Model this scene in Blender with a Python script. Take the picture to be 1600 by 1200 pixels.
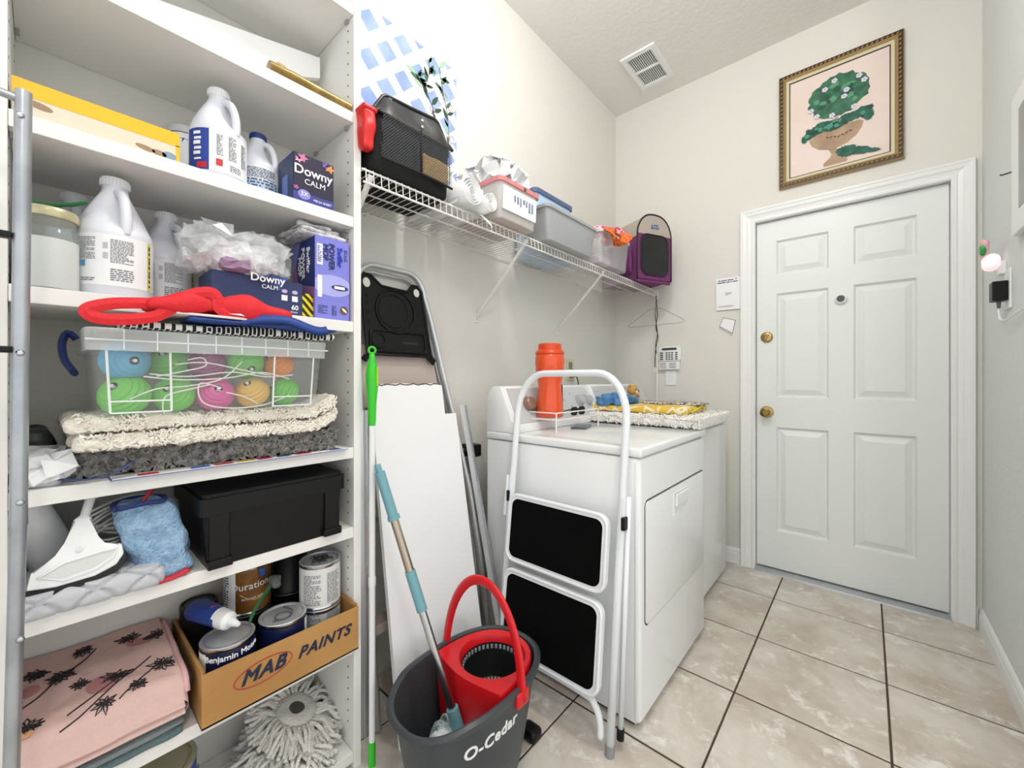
import bpy, bmesh, math, random
from mathutils import Vector, Matrix, noise
for o in list(bpy.data.objects): bpy.data.objects.remove(o)
SC = bpy.context.scene; COL = SC.collection
PI = math.pi
# ---------------------------------------------------------------- camera, world, lights, exposure
cam = bpy.data.cameras.new('camera'); cam.lens = 637/1600*36; cam.sensor_width = 36; cam.sensor_fit = 'HORIZONTAL'
cam.shift_y = -8/1600; cam.clip_start = .02
co = bpy.data.objects.new('camera', cam); COL.objects.link(co)
co.location = (0, 0, 1.12); co.rotation_euler = (PI/2, 0, math.radians(41.0)); SC.camera = co
W = bpy.data.worlds.new('world'); SC.world = W; W.use_nodes = True
W.node_tree.nodes['Background'].inputs[0].default_value = (.97, .985, 1, 1)
W.node_tree.nodes['Background'].inputs[1].default_value = 1.12
vs = SC.view_settings; vs.view_transform = 'Standard'; vs.look = 'None'; vs.exposure = 0.3; vs.gamma = 1; vs.use_curve_mapping = False
LAMP_W = 27
def bowl_lamp(name, loc, size, power, col=(1, .985, .96)):
    l = bpy.data.lights.new(name, 'POINT'); l.shadow_soft_size = size; l.energy = power; l.color = col
    o = bpy.data.objects.new(name, l); COL.objects.link(o); o.location = loc; return o
bowl_lamp('ceiling_lamp_light', (-.36, .95, 2.84), .12, LAMP_W)
bowl_lamp('hall_fill_light', (.9, -.3, 2.84), .12, LAMP_W)  # added lamp in the unseen hall, fills the shelves from behind the camera
# ---------------------------------------------------------------- materials
def lin(h):
    r = [int(h[i:i+2], 16)/255 for i in (0, 2, 4)]
    return tuple(c/12.92 if c <= .04045 else ((c+.055)/1.055)**2.4 for c in r)+(1,)
MATS = {}
def mat(name, h, rough=.5, metal=0, var=None, bump=None, alpha=1, spec=.5, emit=None, trans=0, coat=0, sheen=0):
    """var=(scale, other hex[, detail]); bump=(scale, strength)"""
    if name in MATS: return MATS[name]
    m = bpy.data.materials.new(name); m.use_nodes = True; MATS[name] = m
    N = m.node_tree.nodes; K = m.node_tree.links; b = N['Principled BSDF']
    b.inputs['Base Color'].default_value = lin(h); b.inputs['Roughness'].default_value = rough
    b.inputs['Metallic'].default_value = metal; b.inputs['Alpha'].default_value = alpha
    b.inputs['Specular IOR Level'].default_value = spec
    b.inputs['Transmission Weight'].default_value = trans; b.inputs['Coat Weight'].default_value = coat
    b.inputs['Sheen Weight'].default_value = sheen
    if emit: b.inputs['Emission Color'].default_value = lin(emit[0]); b.inputs['Emission Strength'].default_value = emit[1]
    tc = None
    if var or bump: tc = N.new('ShaderNodeTexCoord')
    if var:
        n = N.new('ShaderNodeTexNoise'); n.inputs['Scale'].default_value = var[0]; n.inputs['Detail'].default_value = 5
        K.new(tc.outputs['Object'], n.inputs['Vector'])
        r = N.new('ShaderNodeValToRGB'); r.color_ramp.elements[0].position = .38; r.color_ramp.elements[1].position = .62
        r.color_ramp.elements[0].color = lin(h); r.color_ramp.elements[1].color = lin(var[1])
        K.new(n.outputs['Fac'], r.inputs['Fac']); K.new(r.outputs['Color'], b.inputs['Base Color'])
    if bump:
        n = N.new('ShaderNodeTexNoise'); n.inputs['Scale'].default_value = bump[0]; n.inputs['Detail'].default_value = 3
        K.new(tc.outputs['Object'], n.inputs['Vector'])
        p = N.new('ShaderNodeBump'); p.inputs['Strength'].default_value = bump[1]; p.inputs['Distance'].default_value = .01
        K.new(n.outputs['Fac'], p.inputs['Height']); K.new(p.outputs['Normal'], b.inputs['Normal'])
    return m
def tile_mat():
    m = mat('floor_tile_ceramic', 'cdc3b7', .32)
    N = m.node_tree.nodes; K = m.node_tree.links; b = N['Principled BSDF']
    tc = N.new('ShaderNodeTexCoord'); oi = N.new('ShaderNodeObjectInfo')
    mp = N.new('ShaderNodeVectorMath'); mp.operation = 'ADD'; ml = N.new('ShaderNodeMath'); ml.operation = 'MULTIPLY'; ml.inputs[1].default_value = 37
    K.new(oi.outputs['Random'], ml.inputs[0]); K.new(tc.outputs['Object'], mp.inputs[0]); K.new(ml.outputs[0], mp.inputs[1])
    n1 = N.new('ShaderNodeTexNoise'); n1.inputs['Scale'].default_value = 4.5; n1.inputs['Detail'].default_value = 7; n1.inputs['Roughness'].default_value = .65; n1.inputs['Distortion'].default_value = .35
    n2 = N.new('ShaderNodeTexNoise'); n2.inputs['Scale'].default_value = 14; n2.inputs['Detail'].default_value = 8; n2.inputs['Roughness'].default_value = .7; n2.inputs['Distortion'].default_value = .5
    for n in (n1, n2): K.new(mp.outputs[0], n.inputs['Vector'])
    r = N.new('ShaderNodeValToRGB'); e = r.color_ramp.elements
    e[0].position = .35; e[0].color = lin('bcafa1'); e[1].position = .66; e[1].color = lin('dbd6ce')
    r2 = N.new('ShaderNodeValToRGB'); r2.color_ramp.elements[0].position = .54; r2.color_ramp.elements[1].position = .66
    mx = N.new('ShaderNodeMixRGB'); mx.inputs[2].default_value = lin('e9e7e2')
    K.new(n1.outputs['Fac'], r.inputs['Fac']); K.new(n2.outputs['Fac'], r2.inputs['Fac'])
    K.new(r2.outputs['Color'], mx.inputs[0]); K.new(r.outputs['Color'], mx.inputs[1]); K.new(mx.outputs[0], b.inputs['Base Color'])
    return m
def pattern_mat(name, kind, a, b_, scale, rough=.8, coord='Object'):
    """two-colour printed textile: kind 'brick', 'checker', 'voronoi' or 'wave'"""
    m = mat(name, a, rough); N = m.node_tree.nodes; K = m.node_tree.links; b = N['Principled BSDF']
    tc = N.new('ShaderNodeTexCoord')
    if kind == 'brick':
        t = N.new('ShaderNodeTexBrick'); t.inputs['Color1'].default_value = t.inputs['Color2'].default_value = lin(a); t.inputs['Mortar'].default_value = lin(b_)
        t.inputs['Scale'].default_value = scale; t.inputs['Mortar Size'].default_value = .035; out = t.outputs['Color']
    elif kind == 'checker':
        t = N.new('ShaderNodeTexChecker'); t.inputs['Color1'].default_value = lin(a); t.inputs['Color2'].default_value = lin(b_); t.inputs['Scale'].default_value = scale; out = t.outputs['Color']
    else:
        if kind == 'voronoi':
            t = N.new('ShaderNodeTexVoronoi'); t.feature = 'DISTANCE_TO_EDGE'; t.inputs['Scale'].default_value = scale; src = t.outputs['Distance']; lo, hi = .05, .09
        else:
            t = N.new('ShaderNodeTexWave'); t.inputs['Scale'].default_value = scale; t.bands_direction = 'DIAGONAL'; t.inputs['Distortion'].default_value = 1.2; src = t.outputs['Fac']; lo, hi = .5, .56
        r = N.new('ShaderNodeValToRGB'); r.color_ramp.elements[0].position = lo; r.color_ramp.elements[1].position = hi
        r.color_ramp.elements[0].color = lin(b_); r.color_ramp.elements[1].color = lin(a); K.new(src, r.inputs['Fac']); out = r.outputs['Color']
    K.new(tc.outputs[coord], t.inputs['Vector']); K.new(out, b.inputs['Base Color'])
    return m
def clear_plastic(name, h, alpha, rough=.25):
    return mat(name, h, rough, alpha=alpha, spec=.6)
M_WALL = mat('wall_paint', 'e1dfd8', .75, bump=(160, .12))
M_CEIL = mat('ceiling_paint', 'eceae6', .85, bump=(50, .28))
M_TRIM = mat('trim_white_gloss', 'eff1f0', .35)
M_DOOR = mat('door_white_paint', 'eaeeec', .4, bump=(220, .03))
M_MELA = mat('white_melamine', 'ebeae6', .45)
M_WHITE = mat('white_plastic', 'eceeee', .35)
M_ENAMEL = mat('white_enamel', 'eef0f0', .22, coat=.3)
M_WIRE = mat('white_coated_wire', 'eceae6', .4)
M_TUBEW = mat('white_steel_tube', 'e9edf0', .25)
M_BLACK = mat('black_plastic', '0a0a0b', .4, spec=.3)
M_BLACKM = mat('black_rubber', '050505', .9, bump=(300, .3), spec=.1)
M_STEEL = mat('chrome_steel', 'c9cccf', .22, 1)
M_ALU = mat('brushed_aluminium', 'd3d6d8', .38, .65)
M_BRASS = mat('polished_brass', 'b79c62', .2, 1)
M_DARK = mat('dark_hole', '1c1b1a', .9)
M_GREY = mat('grey_plastic', 'a3a6a9', .45)
M_INK = mat('print_ink', '3a3d43', .7); M_FINE = mat('fine_print_ink', '70747b', .7)
M_INKW = mat('white_print', 'f4f4f4', .6)
M_RED = mat('red_plastic', 'd4161f', .32)
M_CHAR = mat('charcoal_plastic', '3a4145', .4)
M_TEAL = mat('teal_plastic', '6fa3ad', .4)
# ---------------------------------------------------------------- mesh helpers
def TR(loc=(0, 0, 0), rot=(0, 0, 0)):
    from mathutils import Euler
    return Matrix.Translation(loc) @ Euler(rot).to_matrix().to_4x4()
class MB:
    def __init__(s): s.bm = bmesh.new()
    def add(s, verts, faces, T=None):
        vs_ = [s.bm.verts.new((T @ Vector(v)) if T else v) for v in verts]
        for f in faces:
            try: s.bm.faces.new([vs_[i] for i in f])
            except ValueError: pass
        return vs_
    def box(s, x0, x1, y0, y1, z0, z1, T=None, bev=0, seg=2):
        v = [(x, y, z) for x in (x0, x1) for y in (y0, y1) for z in (z0, z1)]
        f = [(0, 1, 3, 2), (4, 6, 7, 5), (0, 4, 5, 1), (2, 3, 7, 6), (0, 2, 6, 4), (1, 5, 7, 3)]
        vv = s.add(v, f, T)
        if bev:
            es = {e for q in vv for e in q.link_edges}
            bmesh.ops.bevel(s.bm, geom=list(es), offset=bev, segments=seg, profile=.5, affect='EDGES')
        return s
    def lathe(s, prof, n=24, T=None, cap=True, squash=None):
        vs_ = []; k = len(prof)
        for i in range(n):
            a = 2*PI*i/n
            for r, z in prof: vs_.append((r*math.cos(a), r*math.sin(a), z))
        if squash: vs_ = [squash(v) for v in vs_]
        f = [(i*k+j, ((i+1) % n)*k+j, ((i+1) % n)*k+j+1, i*k+j+1) for i in range(n) for j in range(k-1)]
        if cap:
            if prof[0][0] > 1e-6: f.append(tuple(i*k for i in range(n))[::-1])
            if prof[-1][0] > 1e-6: f.append(tuple(i*k+k-1 for i in range(n)))
        s.add(vs_, f, T); return s
    def cyl(s, p0, p1, r, n=12, r1=None):
        p0 = Vector(p0); p1 = Vector(p1); d = p1-p0
        T = Matrix.Translation(p0) @ d.to_track_quat('Z', 'Y').to_matrix().to_4x4()
        return s.lathe([(r, 0), (r if r1 is None else r1, d.length)], n, T)
    def tube(s, pts, r, n=8, closed=False, flat=None, up=None):
        """round tube along pts; flat=(rx,ry) makes an oval or a strap"""
        pts = [Vector(p) for p in pts]; m = len(pts); rings = []
        u = None
        for i, p in enumerate(pts):
            a = pts[i-1] if (i or closed) else p; b = pts[(i+1) % m] if (i < m-1 or closed) else p
            t = (b-a).normalized() if (b-a).length > 1e-9 else Vector((0, 0, 1))
            if up is not None: u = Vector(up)-t*t.dot(Vector(up)); u.normalize()
            elif u is None: u = t.orthogonal().normalized()
            else:
                u = u-t*t.dot(u); u = u.normalized() if u.length > 1e-6 else t.orthogonal().normalized()
            w = t.cross(u); rx, ry = flat or (r, r)
            rings.append([p+u*(rx*math.cos(2*PI*j/n))+w*(ry*math.sin(2*PI*j/n)) for j in range(n)])
        vs_ = [v for q in rings for v in q]
        f = [(i*n+j, i*n+(j+1) % n, ((i+1) % m)*n+(j+1) % n, ((i+1) % m)*n+j) for i in range(m if closed else m-1) for j in range(n)]
        if not closed: f += [tuple(range(n))[::-1], tuple((m-1)*n+j for j in range(n))]
        s.add(vs_, f); return s
    def prism(s, poly, h0, h1, T=None, bev=0):
        """polygon in xy extruded from z=h0 to h1"""
        n = len(poly); v = [(x, y, h0) for x, y in poly]+[(x, y, h1) for x, y in poly]
        f = [tuple(range(n))[::-1], tuple(range(n, 2*n))]+[(i, (i+1) % n, n+(i+1) % n, n+i) for i in range(n)]
        vv = s.add(v, f, T)
        if bev: bmesh.ops.bevel(s.bm, geom=[e for e in {e for q in vv for e in q.link_edges}], offset=bev, segments=2, profile=.5, affect='EDGES')
        return s
    def grid(s, fn, nu, nv, wrap_u=False):
        vs_ = [fn(i/(nu if wrap_u else nu-1), j/(nv-1)) for i in range(nu) for j in range(nv)]
        f = [(i*nv+j, ((i+1) % nu)*nv+j, ((i+1) % nu)*nv+j+1, i*nv+j+1) for i in range(nu if wrap_u else nu-1) for j in range(nv-1)]
        s.add(vs_, f); return s
    def rbox(s, w, d, h, r, n=(12, 12, 4), amp=0, freq=8, seed=0, T=None, fn=None):
        """soft rounded box, base centred on origin, lumpy by noise"""
        nx, ny, nz = n; idx = {}; vs_ = []; fs = []
        def V(i, j, k):
            if (i, j, k) in idx: return idx[i, j, k]
            p = Vector(((i/nx-.5)*w, (j/ny-.5)*d, k/nz*h))
            q = Vector((max(-w/2+r, min(w/2-r, p.x)), max(-d/2+r, min(d/2-r, p.y)), max(min(r, h/2), min(h-min(r, h/2), p.z))))
            e = p-q
            if e.length > 1e-9:
                rr = Vector((r, r, min(r, h/2))); g = e.normalized(); p = q+Vector((g.x*rr.x, g.y*rr.y, g.z*rr.z))
                nn = g
            else: nn = Vector((0, 0, 1))
            if amp: p += nn*amp*noise.noise(p*freq+Vector((seed*7.3, seed*3.1, seed)))
            if fn: p = fn(p)
            idx[i, j, k] = len(vs_); vs_.append(p); return idx[i, j, k]
        for i in range(nx):
            for j in range(ny):
                fs.append((V(i, j, nz), V(i+1, j, nz), V(i+1, j+1, nz), V(i, j+1, nz))); fs.append((V(i, j, 0), V(i, j+1, 0), V(i+1, j+1, 0), V(i+1, j, 0)))
        for i in range(nx):
            for k in range(nz):
                fs.append((V(i, 0, k), V(i+1, 0, k), V(i+1, 0, k+1), V(i, 0, k+1))); fs.append((V(i, ny, k), V(i, ny, k+1), V(i+1, ny, k+1), V(i+1, ny, k)))
        for j in range(ny):
            for k in range(nz):
                fs.append((V(0, j, k), V(0, j, k+1), V(0, j+1, k+1), V(0, j+1, k))); fs.append((V(nx, j, k), V(nx, j+1, k), V(nx, j+1, k+1), V(nx, j, k+1)))
        s.add(vs_, fs, T); return s
    def build(s, name, m, parent=None, smooth=False, loc=None, rot=None, fix=True):
        if fix: bmesh.ops.recalc_face_normals(s.bm, faces=s.bm.faces)
        me = bpy.data.meshes.new(name); s.bm.to_mesh(me); s.bm.free()
        me.materials.append(m)
        if smooth:
            for p in me.polygons: p.use_smooth = True
            if smooth != 'all': me.set_sharp_from_angle(angle=math.radians(40))
        o = bpy.data.objects.new(name, me); COL.objects.link(o)
        if parent is not None: o.parent = parent
        if loc: o.location = loc
        if rot: o.rotation_euler = rot
        if name == 'small_print': o['kind'] = 'stuff'      # fine print, too small to pick apart
        return o
def tag(o, label=None, cat=None, group=None, kind=None):
    for k, v in (('label', label), ('category', cat), ('group', group), ('kind', kind)):
        if v: o[k] = v
    return o
def thing(name, label, cat, loc=(0, 0, 0), rz=0, group=None):
    o = bpy.data.objects.new(name, None); COL.objects.link(o); o.empty_display_size = .05
    o.location = loc; o.rotation_euler = (0, 0, rz); return tag(o, label, cat, group)
def dup(root, loc=None, rz=None, label=None):
    r = root.copy(); COL.objects.link(r)
    if loc: r.location = loc
    if rz is not None: r.rotation_euler = (0, 0, rz)
    if label: r['label'] = label
    for ch in list(root.children):
        c = ch.copy(); COL.objects.link(c); c.parent = r
        for g in list(ch.children):
            d = g.copy(); COL.objects.link(d); d.parent = c
    return r
def ROT(c0, c2):
    c0 = Vector(c0).normalized(); c2 = Vector(c2).normalized(); c1 = c2.cross(c0)
    return Matrix((c0, c1, c2)).transposed().to_euler()
FACE_X = (PI/2, 0, PI/2)      # flat print on a face that looks along +x
FACE_NY = (PI/2, 0, 0)        # ... along -y
def word_bars(mb, fn, words, h, gap, x0, z0):
    """unreadable line of lettering: one small block per word"""
    for w_ in words:
        mb.add([fn(x0, z0), fn(x0+w_, z0), fn(x0+w_, z0+h), fn(x0, z0+h)], [(0, 1, 2, 3)]); x0 += w_+gap
    return mb
def text_mesh(txt, size, shear=0, bold=0, align='CENTER', extrude=.0004, spacing=1):
    c = bpy.data.curves.new('t', 'FONT'); c.body = txt; c.size = size; c.shear = shear; c.bevel_depth = bold; c.bevel_resolution = 0; c.align_x = align; c.align_y = 'CENTER'
    c.extrude = extrude; c.resolution_u = 3; c.space_character = spacing
    o = bpy.data.objects.new('t', c); me = bpy.data.meshes.new_from_object(o); bpy.data.objects.remove(o); bpy.data.curves.remove(c)
    return me
def text(name, txt, size, m, parent, loc, rot, bend=None, **k):
    """flat or, with bend=radius, wrapped round a vertical cylinder whose axis is the parent's z axis (loc = angle, z)"""
    me = text_mesh(txt, size, **k)
    if bend:
        a0, z0 = loc
        for v in me.vertices:
            x, y, e = v.co; r = bend+.0006+e; a = a0+x/bend
            v.co = (r*math.cos(a), r*math.sin(a), z0+y)
        loc = rot = None
    me.materials.clear(); me.materials.append(m); me.name = name
    o = bpy.data.objects.new(name, me); COL.objects.link(o); o.parent = parent
    if loc: o.location = loc
    if rot: o.rotation_euler = rot
    return o
def fine_print(mb, fn, w, h, row, seed, fill=.85, x0=0, z0=0):
    """rows of small word-like bars on the surface fn(s, t) -> point"""
    R = random.Random(seed); t = z0+h-row
    while t > z0:
        s_ = x0; end = x0+w*(fill if R.random() < .7 else R.uniform(.4, .9))
        while s_ < end:
            l = R.uniform(.6, 2.4)*row; l = min(l, end-s_)
            if l > row*.3: mb.add([fn(s_, t), fn(s_+l, t), fn(s_+l, t+row*.5), fn(s_, t+row*.5)], [(0, 1, 2, 3)])
            s_ += l+row*.45
        t -= row
    return mb
def arc(c, r, a0, a1, n, ax=(1, 0, 0), ay=(0, 0, 1)):
    c = Vector(c); ax = Vector(ax); ay = Vector(ay)
    return [c+ax*(r*math.cos(a0+(a1-a0)*i/n))+ay*(r*math.sin(a0+(a1-a0)*i/n)) for i in range(n+1)]
def rrect(w, h, r, n=5):
    """rounded rectangle outline centred on the origin"""
    P = []
    for cx, cy, a in ((w/2-r, h/2-r, 0), (-w/2+r, h/2-r, PI/2), (-w/2+r, -h/2+r, PI), (w/2-r, -h/2+r, 1.5*PI)):
        P += [(cx+r*math.cos(a+PI/2*i/n), cy+r*math.sin(a+PI/2*i/n)) for i in range(n+1)]
    return P
def smooth_path(pts, n=6):
    """Catmull-Rom through pts"""
    P = [Vector(p) for p in pts]; out = []
    for i in range(len(P)-1):
        a = P[max(i-1, 0)]; b = P[i]; c = P[i+1]; d = P[min(i+2, len(P)-1)]
        for j in range(n):
            t = j/n; out.append(.5*((2*b)+(c-a)*t+(2*a-5*b+4*c-d)*t*t+(3*b-a-3*c+d)*t**3))
    return out+[P[-1]]
# ---------------------------------------------------------------- the room
XL, XR, YB, ZC = -1.394, .393, 2.768, 3.05
def struct(name, mb, m, label, parent=None, **k):
    o = mb.build(name, m, parent, **k)
    if parent is None: tag(o, label, name.split('_')[0], kind='structure')
    return o
T_TILE = tile_mat()
fl = struct('floor', MB().box(XL-.1, 3.2, -3, YB+.12, -.12, -.003), mat('grout_brown', '4f4238', .9), 'beige marbled ceramic tile floor with dark grout')
tiles = {}
P_ = .4115; G = .0032
xs = [-.357+.4135*k for k in range(-3, 9)]; ys = [2.446+P_*k for k in range(-12, 2)]
for i in range(len(xs)-1):
    for j in range(len(ys)-1):
        x0, x1 = max(xs[i]+G, XL+.002), min(xs[i+1]-G, 3.1); y0, y1 = max(ys[j]+G*1.35, -2.9), min(ys[j+1]-G*1.35, YB-.002)
        if x1-x0 < .02 or y1-y0 < .02: continue
        if x1 > XR and x0 < XR+.1 and y1 > 1.45: x1 = XR-.002      # cut at the foot of the right wall
        if x1-x0 < .02: continue
        key = (round(x1-x0, 3), round(y1-y0, 3))
        if key not in tiles:
            o = MB().box(-(x1-x0)/2, (x1-x0)/2, -(y1-y0)/2, (y1-y0)/2, -.008, 0, bev=.0015, seg=1).build('floor_tile', T_TILE, fl)
            tiles[key] = o
        else:
            o = tiles[key].copy(); COL.objects.link(o)
        o.location = ((x0+x1)/2, (y0+y1)/2, 0)
struct('ceiling', MB().box(XL-.1, 3.2, -3, YB+.12, ZC, ZC+.1), M_CEIL, 'white textured ceiling')
struct('wall_left', MB().box(XL-.1, XL, -3, YB+.12, -.003, ZC), M_WALL, 'cream painted wall behind the shelving and dryer')
DX0, DX1, DZ = -.496, .296, 2.042
wb = MB(); wb.box(XL, DX0-.02, YB, YB+.12, -.003, ZC); wb.box(DX1+.02, XR+.1, YB, YB+.12, -.003, ZC); wb.box(DX0-.02, DX1+.02, YB, YB+.12, DZ+.02, ZC)
struct('wall_back', wb, M_WALL, 'cream painted wall around the white door')
struct('wall_right', MB().box(XR, XR+.1, 1.45, YB, -.003, ZC), mat('wall_paint_cool', 'dde2e0', .75, bump=(70, .25)), 'pale textured wall right of the door')
# door with six moulded panels
d = MB(); yf = YB+.022; A0, A1 = DX0+.004, DX1-.004
pan_x = [(-.394, -.154), (-.051, .187)]; pan_z = [(.238, .84), (1.013, 1.614), (1.72, 1.92)]
gx = sorted({A0, A1, *[v for q in pan_x for v in q]}); gz = sorted({.022, DZ-.004, *[v for q in pan_z for v in q]})
for i in range(len(gx)-1):
    for j in range(len(gz)-1):
        a, b, c, e = gx[i], gx[i+1], gz[j], gz[j+1]
        if (a, b) in pan_x and (c, e) in pan_z:
            R_ = [[(a+q, yf+dd, c+q), (b-q, yf+dd, c+q), (b-q, yf+dd, e-q), (a+q, yf+dd, e-q)] for q, dd in ((0, 0), (.009, .016), (.014, .016), (.044, .003))]
            for r0, r1 in zip(R_, R_[1:]):
                for q in range(4): d.add([r0[q], r0[(q+1) % 4], r1[(q+1) % 4], r1[q]], [(0, 1, 2, 3)])
            d.add(R_[-1], [(0, 1, 2, 3)])
        else: d.add([(a, yf, c), (b, yf, c), (b, yf, e), (a, yf, e)], [(0, 1, 2, 3)])
d.box(A0, A1, yf+.017, yf+.045, .022, DZ-.004)
door = struct('door_1', d, M_DOOR, 'white six-panel door with brass deadbolt and knob', fix=False)
kx = -.441
kn = MB(); kn.lathe([(0, 0), (.032, 0), (.034, .004), (.03, .009), (.013, .012), (.012, .03), (.022, .036), (.028, .046), (.027, .056), (.018, .062), (.016, .058), (0, .058)], 28, TR((kx, yf, .926), (PI/2, 0, 0)))
k_ = kn.build('door_knob', M_BRASS, door, smooth=True)
MB().lathe([(0, .058), (.006, .058), (.006, .0635), (0, .0635)], 12, TR((kx, yf, .926), (PI/2, 0, 0))).build('lock_button', M_BRASS, k_)
db = MB(); db.lathe([(0, 0), (.03, 0), (.031, .006), (.027, .01), (.02, .012), (0, .012)], 28, TR((kx, yf, 1.364), (PI/2, 0, 0)))
d_ = db.build('deadbolt', M_BRASS, door, smooth=True)
MB().box(-.005, .005, -.03, -.012, -.018, .018, TR((kx, yf, 1.364), (0, .5, 0)), bev=.003).build('thumb_turn', M_BRASS, d_)
pv = MB().lathe([(0, 0), (.026, 0), (.027, .012), (.022, .018), (.019, .018), (.018, .012), (0, .012)], 28, TR((-.103, yf, 1.545), (PI/2, 0, 0))).build('door_viewer', M_WHITE, door, smooth=True)
MB().lathe([(0, .0125), (.0165, .0125), (.016, .016), (0, .017)], 20, TR((-.103, yf, 1.545), (PI/2, 0, 0))).build('viewer_lens', mat('dark_lens', '4a4e4c', .25), pv, smooth=True)
# casing swept round the opening with mitred corners
prof = [(0, 0), (0, .010), (.006, .014), (.016, .014), (.022, .011), (.036, .014), (.044, .019), (.060, .021), (.066, .024), (.074, .024), (.076, .019), (.076, 0)]
tr = MB(); rings = []
for cx, cz, sx, sz in ((DX0, 0, -1, 0), (DX0, DZ, -1, 1), (DX1, DZ, 1, 1), (DX1, 0, 1, 0)):
    rings.append([(cx+sx*o_, YB-h_, cz+sz*o_) for o_, h_ in prof])
n = len(prof)
for r0, r1 in zip(rings, rings[1:]): tr.add(r0+r1, [(i, i+1, n+i+1, n+i) for i in range(n-1)])
tr.add(rings[0], [tuple(range(n))]); tr.add(rings[-1], [tuple(range(n))[::-1]])
for x0, x1 in ((DX0-.02, DX0), (DX1, DX1+.02)): tr.box(x0, x1, YB-.001, YB+.1, 0, DZ+.02)
tr.box(DX0, DX1, YB-.001, YB+.1, DZ, DZ+.02)
struct('trim_1', tr, M_TRIM, 'white moulded casing round the door')
th = MB(); th.prism([(YB-.03, 0), (YB-.028, .008), (YB-.01, .016), (YB+.05, .018), (YB+.05, 0)], DX0, DX1, Matrix(((0, 0, 1, 0), (1, 0, 0, 0), (0, 1, 0, 0), (0, 0, 0, 1))))
th.box(DX0, DX1, YB-.012, YB-.004, .014, .02)
struct('trim_2', th, mat('aluminium_threshold', 'b6babd', .35, .85), 'aluminium threshold strip under the door')
def base(name, y0, y1, x0, x1, axis):
    b = MB(); pr = [(0, 0), (.014, 0), (.014, .062), (.011, .07), (.011, .078), (.006, .088), (.002, .092), (0, .092)]
    if axis == 'y': b.add([(XR-o_, y, z) for y in (y0, y1) for o_, z in pr], [(i, i+1, 9+i, 8+i) for i in range(7)]+[tuple(range(8)), tuple(range(8, 16))])
    else: b.add([(x, YB-o_, z) for x in (x0, x1) for o_, z in pr], [(i, i+1, 9+i, 8+i) for i in range(7)]+[tuple(range(8)), tuple(range(8, 16))])
    return b
struct('baseboard_right', base('r', 1.45, YB-.001, 0, 0, 'y'), M_TRIM, 'white baseboard along the right wall')
bb = base('b', 0, 0, XL+.001, DX0-.078, 'x'); struct('baseboard_back', bb, M_TRIM, 'white baseboard between washer and door casing')
struct('trim_3', base('b2', 0, 0, DX1+.078, XR-.015, 'x'), M_TRIM, 'short baseboard right of the door casing')
# ceiling lamps (the lights sit just below their glass bowls)
def ceiling_lamp(loc, label):
    t = thing('ceiling_lamp', label, 'lamp', loc, group='ceiling lamps')
    MB().lathe([(0, 0), (.19, 0), (.19, -.03), (.175, -.04), (0, -.04)], 32).build('base', M_TRIM, t, smooth=True)
    MB().lathe([(.172, -.04), (.165, -.06), (.12, -.078), (.05, -.086), (0, -.087)], 32, cap=False).build('glass_bowl', mat('lit_glass', 'fff6e8', .4, emit=('fff3e0', 4)), t, smooth='all')
ceiling_lamp((-.36, .95, ZC), 'round flush ceiling lamp over the laundry floor'); ceiling_lamp((.9, -.3, ZC), 'added round fill lamp in the unseen hall')  # the second fixture is added to carry the hall fill light
# ceiling vent
v = thing('ceiling_vent', 'white louvred air vent in the ceiling', 'vent', (-1.022, 2.455, ZC))
f = MB(); X, Y = .103, .163; w = .028
for a, b, c, e in ((-X, X, -Y, -Y+w), (-X, X, Y-w, Y), (-X, -X+w, -Y+w, Y-w), (X-w, X, -Y+w, Y-w), (-X+w, X-w, -.006, .006)): f.box(a, b, c, e, -.012, 0)
f.build('frame', M_TRIM, v)
MB().box(-X+w, X-w, -Y+w, Y-w, -.002, 0).build('duct', mat('vent_dark', '3f4043', .8), v)
proto = None
for h in (0, 1):
    for i in range(13):
        x = -X+w+.006+i*(2*X-2*w-.012)/12; y0 = -Y+w if h == 0 else .006; L_ = Y-w-.006
        if proto is None:
            proto = MB().box(-.0026, .0026, 0, L_, -.006, -.003, TR(rot=(0, .35, 0))).build('louvre', M_TRIM, v); o = proto
        else: o = proto.copy(); COL.objects.link(o)
        o.location = (x, y0, 0)
# ---------------------------------------------------------------- shelving unit
FX = -1.109
ZS = dict(A=2.195, B=1.885, C=1.585, D=1.284, E=.923, F=.695, G=.362, H=.05)
su = thing('shelving_unit', 'tall white open shelving unit along the left wall', 'shelves', (XL, .27, 0))
def lx(x): return x-XL
def ly(y): return y-.27
for y0, y1 in ((-.062, -.04), (.585, .607)):
    MB().box(.001, lx(FX), ly(y0), ly(y1), 0, 2.5, bev=.001, seg=1).build('side_panel', M_MELA, su)
sh = None
for k, z in ZS.items():
    if sh is None: o = sh = MB().box(.001, lx(FX)-.002, ly(-.0395), ly(.5845), -.03, 0, bev=.001, seg=1).build('shelf', M_MELA, su)
    else: o = sh.copy(); COL.objects.link(o)
    o.location = (0, 0, z)
pin = None
for k, z in ZS.items():
    for y in (-.036, .581):
        for x in (-1.35, -1.145):
            if pin is None: o = pin = MB().box(-.008, .008, -.0035, .0035, -.009, 0, bev=.001, seg=1).build('shelf_pin', M_GREY, su)
            else: o = pin.copy(); COL.objects.link(o)
            o.location = (lx(x), ly(y), z-.03)
h = MB()
for i in range(76):
    z = .12+i*.032
    if any(abs(z-q+.015) < .028 for q in ZS.values()): continue
    for x in (-1.143, -1.345):
        for yy, s in ((.5848, -1), (-.0398, 1)):
            h.cyl((lx(x), ly(yy), z), (lx(x), ly(yy)+s*.0004, z), .0027, 8)
tag(h.build('peg_holes', M_DARK, su), kind='stuff')
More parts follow.
